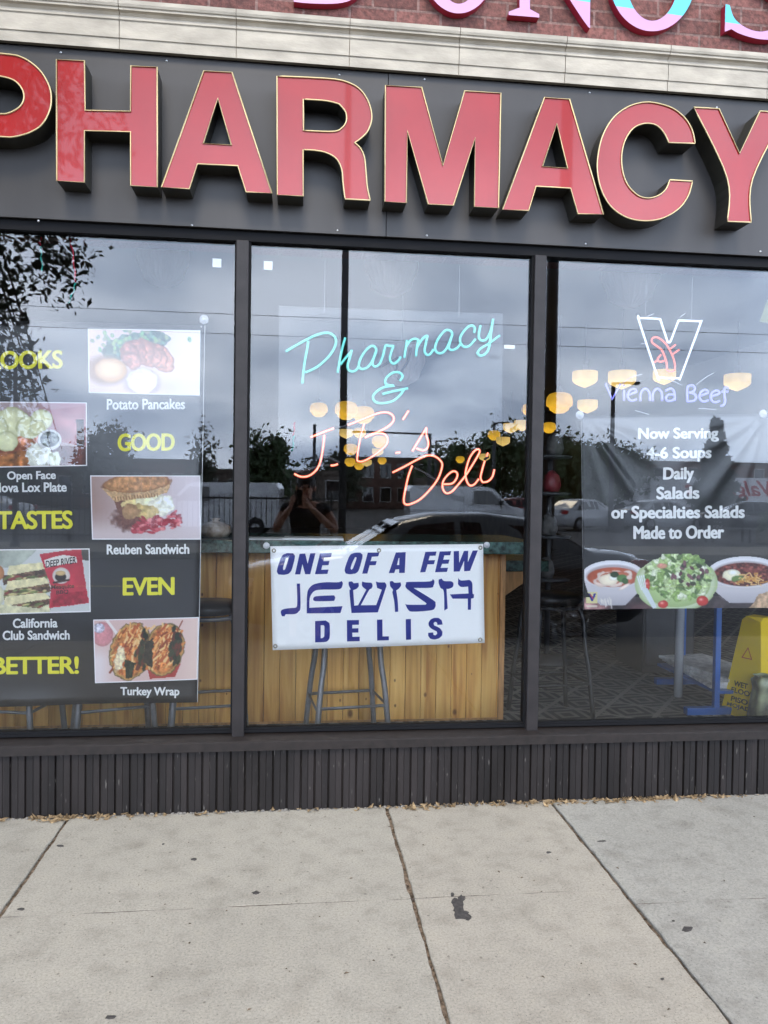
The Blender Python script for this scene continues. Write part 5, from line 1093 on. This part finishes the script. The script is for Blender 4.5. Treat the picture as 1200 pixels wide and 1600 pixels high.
G1, G2, G3 = leaf_mat('dark_leaf', (.065, .10, .045)), leaf_mat('mid_leaf', (.085, .12, .055)), leaf_mat('grey_leaf', (.085, .10, .07))
tree('dark round tree mirrored at the left edge of the middle window', -2.6, -58, 6.3, 2.2, G1, 2600, .55, .45, 3)
tree('small tree mirrored above the head of the photographer', 3.3, -70, 5.0, 2.6, G3, 2200, .55, .45, 4)
tree('leftmost of the broad trees mirrored behind the neon word Deli', 15.5, -74, 6.5, 3.3, G2, 3000, .56, .5, 5)
tree('tallest of the broad trees mirrored behind the neon word Deli', 20.0, -72, 8.0, 3.6, G1, 3400, .56, .5, 6)
tree('rightmost of the broad trees mirrored behind the neon word Deli', 23.5, -66, 7.2, 3.0, G2, 3000, .56, .5, 7)
tree('dense green tree mirrored just right of the right-hand post', 21.8, -55, 5.6, 2.8, G2, 3000, .52, .42, 8)
tree('second green tree mirrored right of the right-hand post', 26.5, -60, 6.4, 3.0, G1, 3000, .55, .42, 9)
tree('lone tree mirrored beside the word GOOD', -16.0, -62, 6.1, 2.0, G3, 2200, .62, .4, 10)
tree('bare looking tree mirrored beside the left-hand post', -6.6, -52, 5.4, 1.2, G3, 420, .7, .3, 12)
tree('far tree mirrored at the left edge of the photo', -27, -66, 7.0, 3.2, G1, 2600, .56, .5, 13)
# conifer
ct_ = thing('spruce_tree', 'dark spruce mirrored beside the word Soups', 'tree', (29.5, -48, -.1), TREES); rs = np.random.RandomState(5); m = MB(); P_ = []
for k in range(4200): z = rs.rand()**.8; r_ = (1-z)*2.3*(.35+.65*rs.rand()**.5)*(.7+.3*math.sin(z*46)); a = rs.rand()*6.283; P_.append((29.5+r_*math.cos(a), -48+r_*math.sin(a), .7+z*6.3-r_*.22))
leaves(m, np.array(P_), .34, rs, 2.4); m.build('crown', leaf_mat('spruce_needle', (.045, .07, .05)), ct_); MB().tube([(29.5, -48, -.1), (29.5, -48, 6.6)], [.18, .03], 8).build('trunk', M_bark, ct_)
# the street tree on the kerb, left behind the photographer
kt = thing('street_tree', 'leafy street tree mirrored at the upper left with hanging sprays', 'tree', (-4.35, -3.85, 0)); rs = np.random.RandomState(21)
br = MB().tube([(-4.35, -3.85, -.01), (-4.3, -3.85, 1.6), (-4.2, -3.8, 3.2), (-4.25, -3.8, 6.2)], [.11, .095, .075, .03], 10)
LP = []
for k in range(105):
    z0 = 3.9+rs.rand()*3.4; a = rs.rand()*6.283; Lb = (1.1+1.5*rs.rand())*(1.16-.12*abs(z0-5.6)); d = np.array([math.cos(a), math.sin(a)*.75, .35+.3*rs.rand()])
    p = np.array([-4.25, -3.82, z0]); pts = [p]
    for s in range(6): d = d+np.array([rs.randn()*.12, rs.randn()*.12, -.22-.05*rs.rand()]); p = p+d/np.linalg.norm(d)*Lb/6*1.15; pts.append(p)
    pts = [q for q in pts if q[0] < np.interp(q[2], [3.3, 3.72, 4.05, 4.4], [-2.5, -2.0, -1.75, -1.45])]+[pts[0]]*0
    if len(pts) < 3: continue
    br.tube(pts, list(np.linspace(.022, .004, len(pts))), 5)
    for s in range(1, len(pts)):
        for q in range(26 if s < 4 else 42):
            LP.append(pts[s]+rs.randn(3)*np.array([.14, .14, .15])+(pts[min(len(pts)-1, s+1)]-pts[s])*rs.rand())
for k in range(34):   # sprays that droop low
    a = -1.1+k*.5; p = np.array([-4.0+(.95+.14*(k%3))*math.cos(a), -3.82+.7*math.sin(a), 3.5+.12*(k%7)]); pts = [p]
    for s in range(6): p = p+np.array([.09*math.cos(a), .07*math.sin(a), -.27-.02*(k%4)]); pts.append(p)
    br.tube(pts, list(np.linspace(.012, .003, 7)), 5)
    for s in range(7):
        for q in range(24): LP.append(pts[s]+rs.randn(3)*np.array([.11, .11, .11]))
LP = np.array(LP); LP = LP[(LP[:, 1] < -2.4) & (LP[:, 0] < np.interp(LP[:, 2], [3.3, 3.5, 3.72, 4.05, 4.4, 5.5], [-2.5, -2.32, -2.02, -1.78, -1.5, -1.35])+.08*np.sin(LP[:, 2]*31))]
m = MB(); leaves(m, LP, .046, rs, 2.1, .5); m.build('crown', mat('street_leaf', (.03, .045, .02), .5, var=.4, scale=2), kt); br.build('trunk', M_bark, kt)

# ------------------------------------------------------------------ buildings across the way
M_b1, M_b2, M_b3 = mat('far_brick', (.17, .095, .075), .9, var=.25, scale=1.5), mat('far_brown', (.14, .11, .09), .9, var=.2, scale=1), mat('far_tan', (.26, .20, .15), .9, var=.15, scale=1)
def building(label, x0, x1, y, h, m, nwin, rows, dep=12., name='brick_building', par=.35):
    t = thing(name, label, 'building', ((x0+x1)/2, y-dep/2, -.1), 'buildings mirrored beyond the street')
    MB().box((x0, y-dep, -.1), (x1, y, h)).build('wall', m, t); MB().box((x0-.12, y-dep-.12, h), (x1+.12, y+.12, h+par)).build('cornice', M_b2, t)
    for r_ in range(rows):
        for k in range(nwin):
            xc = x0+(k+.5)*(x1-x0)/nwin; zc = h*(r_+.5)/rows+.15; w_ = min(1.1, (x1-x0)/nwin*.55); hh = min(1.7, h/rows*.55)
            f = MB().box((xc-w_/2-.1, y-.05, zc-hh/2-.1), (xc+w_/2+.1, y+.06, zc+hh/2+.1)).build('window', mat('pale_frame', (.45, .44, .42), .6), t)
            MB().box((xc-w_/2, y+.061, zc-hh/2), (xc+w_/2, y+.08, zc+hh/2)).build('pane', M_carglass, f, wp=t['_o'])
    return t
building('two storey red brick house mirrored behind the neon word Deli', 4.6, 17.8, -78, 5.1, M_b1, 7, 2)
building('tan house mirrored at the foot of the neon D', 10.6, 15.4, -60, 2.6, M_b3, 3, 1, 6)
building('low dark brick building mirrored behind the word GOOD', -18.5, -9.2, -64, 3.9, M_b1, 5, 1)
building('long brown building mirrored beside the photographer', -8.8, 4.2, -66, 3.2, M_b2, 6, 1)
building('brown brick building mirrored behind the words 4-6 Soups', 36.5, 62, -84, 5.6, M_b1, 6, 2)
building('far low building mirrored at the left edge of the photo', -36, -20, -70, 3.4, M_b2, 6, 1)

# ------------------------------------------------------------------ street furniture
M_pole = mat('pole_steel', (.045, .045, .048), .5)
def pole(label, x, y, h, r, arm=None, z0=0., name='street_lamp', group='lamp posts mirrored in the glass'):
    t = thing(name, label, 'lamp post', (x, y, z0), group)
    MB().tube([(x, y, z0), (x, y, z0+h)], [r, r*.8], 12).lathe([(r*2.1, 0), (r*2.1, .05), (r*1.2, .22), (r, .24)], (x, y, z0), 14).build('post', M_pole, t)
    if arm:
        for a in arm: MB().tube([(x, y, z0+h-.05), (x+a*.7, y, z0+h), (x+a, y, z0+h)], r*.45, 8).build('arm', M_pole, t); MB().box((x+a-.25*(a < 0)-.05, y-.14, z0+h-.07), (x+a+.25*(a > 0)+.05, y+.14, z0+h+.05), bev=.03).build('lamp_head', M_pole, t)
    return t
pole('tall slim lamp post mirrored behind the start of the word Pharmacy', 1.17, -16.6, 12.5, .105, [-1.6])
pole('steel post mirrored beside the right-hand post of the window', 2.55, -3.93, 9.0, .065, None, name='utility_pole')
pole('right one of the two lot lamps mirrored over the word Deli', 11.3, -40, 5.8, .10, [.55], -.05)
pole('left one of the two lot lamps mirrored over the word Deli', 11.5, -60, 6.1, .11, [.75], -.05)
pole('lamp post mirrored through the word Vienna', 14.0, -29.5, 6.7, .11, [.9], -.05)
pole('lamp post mirrored behind the bar of the neon J', 1.0, -45, 5.9, .12, None, -.05)
pole('lamp post mirrored through the word LOOKS', -7.3, -17.2, 4.7, .06, [.5])
pole('mast with a long signal arm mirrored between the neon J and B', 8.2, -44, 5.4, .13, [-4.6], -.05, 'signal_mast')
for z, lab in ((5.55, 'upper dark overhead cable mirrored across the windows'), (5.1, 'lower thin overhead cable mirrored across the windows')):
    tag(MB().tube([(-40+i*4, -14.2, z+.25*(((i-10)/10)**2)) for i in range(21)], .0065, 5).build('overhead_cable', M_black), lab, 'cable', 'overhead cables')
# iron fence of the lot
fn_ = thing('iron_fence', 'black picket fence of the lot mirrored in the left window', 'fence', (-14, -19.2, 0), None)
for zz in (.18, 1.30): MB().box((-34, -19.22, zz), (1.0, -19.18, zz+.05)).build('rail', M_black, fn_)
pk = MB()
for k in range(230): x = -33.9+k*.152; pk.box((x-.011, -19.211, .02), (x+.011, -19.189, 1.42))
tag(pk.build('pickets', M_black, fn_), kind='stuff')
for k in range(15): x = -34+k*2.5; MB().box((x-.035, -19.255, 0), (x+.035, -19.185, 1.55), bev=.004).build('post', M_black, fn_)
# bin, bench, planter
bn = thing('litter_bin', 'dark litter bin mirrored under the words or Specialties', 'bin', (13.95, -28.6, -.05)); MB().lathe([(0, 0), (.26, 0), (.31, .8), (.33, .84), (.24, .95), (.12, 1.0)], (13.95, -28.6, -.05), 18).build('body', M_dark, bn); MB().lathe([(.335, .84), (.345, .88), (.335, .9)], (13.95, -28.6, -.05), 18).build('rim', M_black, bn)
be = thing('park_bench', 'dark slatted bench mirrored below the words Made to Order', 'bench', (15.3, -22.2, -.05))
for z_, nm, y0_, y1_ in ((.42, 'seat', -22.4, -21.95), ): 
    s_ = MB()
    for k in range(4): s_.box((14.5, y0_+k*.115, z_), (16.1, y0_+k*.115+.09, z_+.03))
    s_.build('seat', M_dark, be)
s_ = MB()
for k in range(3): s_.box((14.5, -22.47, .55+k*.13), (16.1, -22.44, .65+k*.13))
s_.build('backrest', M_dark, be)
for x in (14.6, 16.0): MB().box((x-.03, -22.47, -.05), (x+.03, -22.40, .95)).build('leg', M_black, be); MB().box((x-.03, -22.0, -.05), (x+.03, -21.94, .42)).build('leg', M_black, be)
pt = thing('planter', 'concrete planter box with dark shrub mirrored at the lower right edge', 'planter', (17.0, -21.6, -.05)); MB().box((16.3, -22.1, -.05), (18.0, -21.1, .5), bev=.02).build('box', M_con2, pt); rs = np.random.RandomState(2); m = MB(); leaves(m, crown_pts(700, (17.1, -21.6, .85), (.8, .5, .45), 12, .4, rs), .14, rs); m.build('shrub', G1, pt)

# ------------------------------------------------------------------ the photographer
def skin(name, joints, edges, m, parent=None, sub=2, root=0, wp=(0, 0, 0)):
    me = bpy.data.meshes.new(name); me.from_pydata([tuple(np.array(p[:3])-np.array(wp)) for p in joints], edges, [])
    o = bpy.data.objects.new(name, me); C.objects.link(o); me.materials.append(m)
    bm = bmesh.new(); bm.from_mesh(me); L = bm.verts.layers.skin.verify(); bm.verts.ensure_lookup_table()
    for v, p in zip(bm.verts, joints): v[L].radius = (p[3], p[4] if len(p) > 4 else p[3]); v[L].use_root = False
    bm.verts[root][L].use_root = True; bm.to_mesh(me); bm.free()
    o.modifiers.new('skin', 'SKIN').use_smooth_shade = True; s = o.modifiers.new('sub', 'SUBSURF'); s.levels = s.render_levels = sub
    if parent: o.parent = parent
    return o
M_skin = mat('skin', (.62, .34, .24), .5, var=.08, scale=20); M_shirt = mat('dark_tee', (.022, .022, .026), .85, var=.25, scale=30); M_short = mat('dark_shorts', (.03, .032, .04), .85); M_hair = mat('dark_hair', (.025, .016, .012), .6)
HX, HY = .08, -4.0
J = [(HX, HY, .90, .13, .10), (HX, HY, 1.05, .135, .10), (HX, HY-.01, 1.22, .15, .11), (HX, HY-.01, 1.34, .13, .09), (HX, HY+.005, 1.42, .055, .055), (HX, HY+.015, 1.47, .062, .07), (HX, HY+.02, 1.54, .078, .092), (HX, HY+.005, 1.61, .07, .085), (HX, HY, 1.65, .04, .05)]
E_ = [(i, i+1) for i in range(8)]
def limb(pts, root): 
    n = len(J); J.extend(pts); E_.append((root, n)); E_.extend((n+i, n+i+1) for i in range(len(pts)-1)); return n+len(pts)-1
for s in (-1, 1):
    wr = (HX*.3+s*.085, -3.80, 1.375)
    e = limb([(HX+s*.185, HY-.01, 1.345, .06), (HX+s*.255, HY+.02, 1.23, .052), (HX+s*.30, HY+.06, 1.12, .042), (HX*.6+s*.20, -3.88, 1.24, .04), (*wr, .026), (s*.075+.01, -3.775, 1.425, .032, .018)], 3)
    for f in range(4):   # fingers close round the back edge of the phone
        z = 1.40+f*.019; l = (.9, 1, .95, .8)[f]
        limb([(s*.062+.01, -3.752, z+.012, .0095), (s*.048+.008, -3.742, z+.014, .008), (s*(.048-.018*l)+.008, -3.7395, z+.015, .007)], e)
    limb([(s*.058+.01, -3.785, 1.43, .011), (s*.035+.008, -3.772, 1.455, .009), (s*.022+.008, -3.768, 1.47, .008)], e)
    limb([(HX+s*.09, HY, .80, .085), (HX+s*.10, HY+.005, .64, .072), (HX+s*.105, HY+.01, .46, .052), (HX+s*.11, HY-.005, .30, .052), (HX+s*.115, HY-.02, .08, .034), (HX+s*.12, HY+.03, .035, .036), (HX+s*.13, HY+.12, .028, .028)], 0)
person = skin('person', J, E_, M_skin); tag(person, 'person in a dark tee holding up a phone, mirrored in the middle window', 'person')
K = [(HX, HY, .88, .15, .12), (HX, HY, 1.05, .155, .12), (HX, HY-.01, 1.22, .168, .13), (HX, HY-.01, 1.345, .14, .105), (HX, HY, 1.395, .075, .075)]
Ek = [(0, 1), (1, 2), (2, 3), (3, 4)]
for s in (-1, 1): n = len(K); K += [(HX+s*.185, HY-.01, 1.35, .072), (HX+s*.235, HY+.01, 1.27, .068)]; Ek += [(3, n), (n, n+1)]
skin('shirt', K, Ek, M_shirt, person)
vs, fs = text2d('NY', .03); lo, hi = vs.min(0), vs.max(0)
K = [(HX, HY, .93, .15, .125), (HX, HY, .86, .14, .12)]; Ek = [(0, 1)]
for s in (-1, 1): n = len(K); K += [(HX+s*.09, HY, .78, .10), (HX+s*.105, HY+.005, .55, .088)]; Ek += [(1, n), (n, n+1)]
skin('shorts', K, Ek, M_short, person)
hr = MB(); hr.lathe([(.088, -.02), (.092, .03), (.085, .075), (.05, .108), (0, .115)], (0, 0, 0), 20); hr.xf(Matrix.Translation((HX, HY-.012, 1.575)) @ Matrix.Diagonal((1, 1.15, 1, 1))).build('hair', M_hair, person, wp=(0, 0, 0))
for s in (-1, 1):
    MB().lathe([(0, -.013), (.009, -.009), (.013, 0), (.009, .009), (0, .013)], (HX+s*.031, HY+.098, 1.558), 12).build('eye', mat('eye', (.05, .03, .02), .2), person, wp=(0, 0, 0))
    MB().lathe([(0, -.03), (.012, -.02), (.016, 0), (.014, .02), (0, .03)], (HX+s*.088, HY+.01, 1.545), 10).build('ear', M_skin, person, wp=(0, 0, 0))
    MB().box((HX+s*.125-.055, HY-.01, -.0), (HX+s*.125+.05, HY+.17, .075), bev=.025).build('shoe', M_black, person, wp=(0, 0, 0))
MB().prism([(HX-.012, 1.505), (HX+.012, 1.505), (HX+.006, 1.56), (HX-.006, 1.56)], HY+.085, HY+.128, 'Y').build('nose', M_skin, person, wp=(0, 0, 0))
MB().box((HX-.026, HY+.088, 1.478), (HX+.026, HY+.108, 1.490), bev=.005).build('mouth', mat('lips', (.30, .10, .09), .5), person, wp=(0, 0, 0))
ph = thing('phone', 'dark phone held up in both hands, mirrored in the middle window', 'phone', (0.008, -3.76, 1.37)); MB().box((-.030, -3.765, 1.375), (.046, -3.757, 1.53), bev=.003).build('body', M_black, ph)
MB().disc((-.012, -3.757, 1.51), (0, 1, 0), .008, 14, .002).build('lens', M_carglass, ph)

# ------------------------------------------------------------------ litter and stains on the sidewalk
rs = np.random.RandomState(4); m = MB(); V = []
dens = [(105, 40, 90), (190, 60, 40), (330, 30, 14), (640, 40, 16), (690, 60, 30), (800, 60, 70), (870, 40, 60), (960, 50, 60), (1020, 50, 70), (1110, 40, 60), (12, 20, 20), (560, 200, 18), (1180, 30, 14)]
for px, sp, n in dens:
    for i in range(n):
        q = gnd(px+rs.randn()*sp*.6, 1258, 0); x = q[0]; y = -.082-abs(rs.randn())*.022; s = .005+.022*rs.rand()**2.5; z = .003+rs.rand()*.010+.006*rs.rand()
        A = rs.randn(3)*np.array([1, 1, .35]); A /= np.linalg.norm(A); Bq = np.cross(A, rs.randn(3)*.4+np.array([0, 0, 1])); Bq /= np.linalg.norm(Bq); c = np.array([x, y, z]); nrm = np.cross(A, Bq)*s*.35
        m.add([c-A*s, c+Bq*s*.6+nrm, c+A*s*1.1, c-Bq*s*.55+nrm], [(0, 1, 2), (0, 2, 3)])
M_leafd = mat('dry_leaf', (.20, .115, .05), .8, var=.6, scale=60, col2=(.36, .25, .13), world=True)
tag(m.build('leaf_litter', M_leafd), kind='stuff')
m = MB()
for i in range(520):   # crumbs of mortar along the foot of the panel
    q = gnd(rs.rand()*1500-150, 1258, 0); s = .003+.009*rs.rand()**2; m.lathe([(0, 0), (s, 0), (s*.7, s*.6), (0, s*.8)], (q[0], -.079-rs.rand()*.010, .0005), 5, smooth=False)
tag(m.build('mortar_crumbs', mat('mortar_crumb', (.17, .155, .135), .95, var=.5, scale=50)), kind='stuff')
m = MB()
for i in range(420):   # specks in the joint and on the slabs
    if i < 300:
        if i % 3 == 0: a, b = np.array([-1.025, -.1]), np.array([-1.025, -1.9])
        elif i % 3 == 1: a, b = np.array([.442, -.1]), np.array([.442, -1.9])
        else: a, b = np.array([1.252, -.1]), np.array([1.252, -1.9])
        t = rs.rand(); c = a+(b-a)*t+np.array([rs.randn()*.004, 0]); z = -.010; s = .002+.004*rs.rand()
    else: c = np.array([rs.rand()*4-1.8, -rs.rand()*1.8-.1]); z = .0005; s = .0015+.003*rs.rand()**2
    ang = rs.rand()*3.14; d = np.array([math.cos(ang), math.sin(ang)])*s*(1+rs.rand()*1.5); e = np.array([-d[1], d[0]])*.45; z2 = z+.003
    if z > 0 and c[0] > 1.25: z += .004; z2 += .004
    m.add([(c[0]-d[0], c[1]-d[1], z), (c[0]+e[0], c[1]+e[1], z2), (c[0]+d[0], c[1]+d[1], z), (c[0]-e[0], c[1]-e[1], z2)], [(0, 1, 2), (0, 2, 3)])
tag(m.build('sidewalk_grit', mat('grit', (.07, .05, .035), .9, var=.6, scale=80, col2=(.2, .14, .09), world=True)), kind='stuff')
M_tar = mat('tar_stain', (.05, .043, .038), .8, var=.5, scale=60)
def stain(name, label, blobs, z=.0006):
    m = MB(); rr = random.Random(len(label))
    for px, py, rx, ry in blobs:
        c = gnd(px, py, 0); a = gnd(px+rx, py, 0); b = gnd(px, py+ry, 0); k = 16; up_ = .0046 if c[0] > 1.26 else z
        P = [(c[0]+(a[0]-c[0])*math.cos(t)*(1+q)+(b[0]-c[0])*math.sin(t)*(1+q), c[1]+(b[1]-c[1])*math.sin(t)*(1+q)) for t, q in ((2*math.pi*i/k, rr.uniform(-.28, .22)) for i in range(k))]
        m.prism(P, up_-.0004, up_+.0008+.0001*rr.random(), 'Z')
    return tag(m.build(name, M_tar), label, 'stain')
stain('tar_stain', 'dark splattered stain on the middle sidewalk slab', [(717, 1418, 9, 13), (722, 1429, 12, 8), (712, 1410, 6, 8), (721, 1404, 6, 5), (707, 1398, 2.5, 3.5), (730, 1433, 6, 5)])
stain('gum_spot', 'round dark gum spot on the grey right-hand slab', [(1073, 1454, 9.5, 4.2)])
for i, (a, b, c, d, l) in enumerate([(1052, 1441, 2.6, 1.3, 'tiny dark spot just above the round gum spot'), (303, 1343, 5, 2, 'small dark scuff near the middle of the left slab'), (94, 1322, 6, 1.8, 'short dark twig mark close to the left joint'), (172, 1590, 9, 3, 'dark streak at the bottom edge of the left slab'), (33, 1421, 6, 2, 'dark fleck beside the left end of the cross joint'), (255, 1319, 2, 1.2, 'pin sized dark fleck high on the left slab'), (400, 1395, 6, 2.6, 'faint dark patch on the cross joint of the left slab'), (1035, 1530, 3, 1.6, 'small fleck low on the middle slab near its right joint'), (857, 1332, 4, 1.4, 'small fleck high on the middle slab near its right joint'), (940, 1316, 8, 1.2, 'thin dark scratch on the grey right-hand slab')]):
    stain('dark_fleck', l, [(a, b, c, d)])
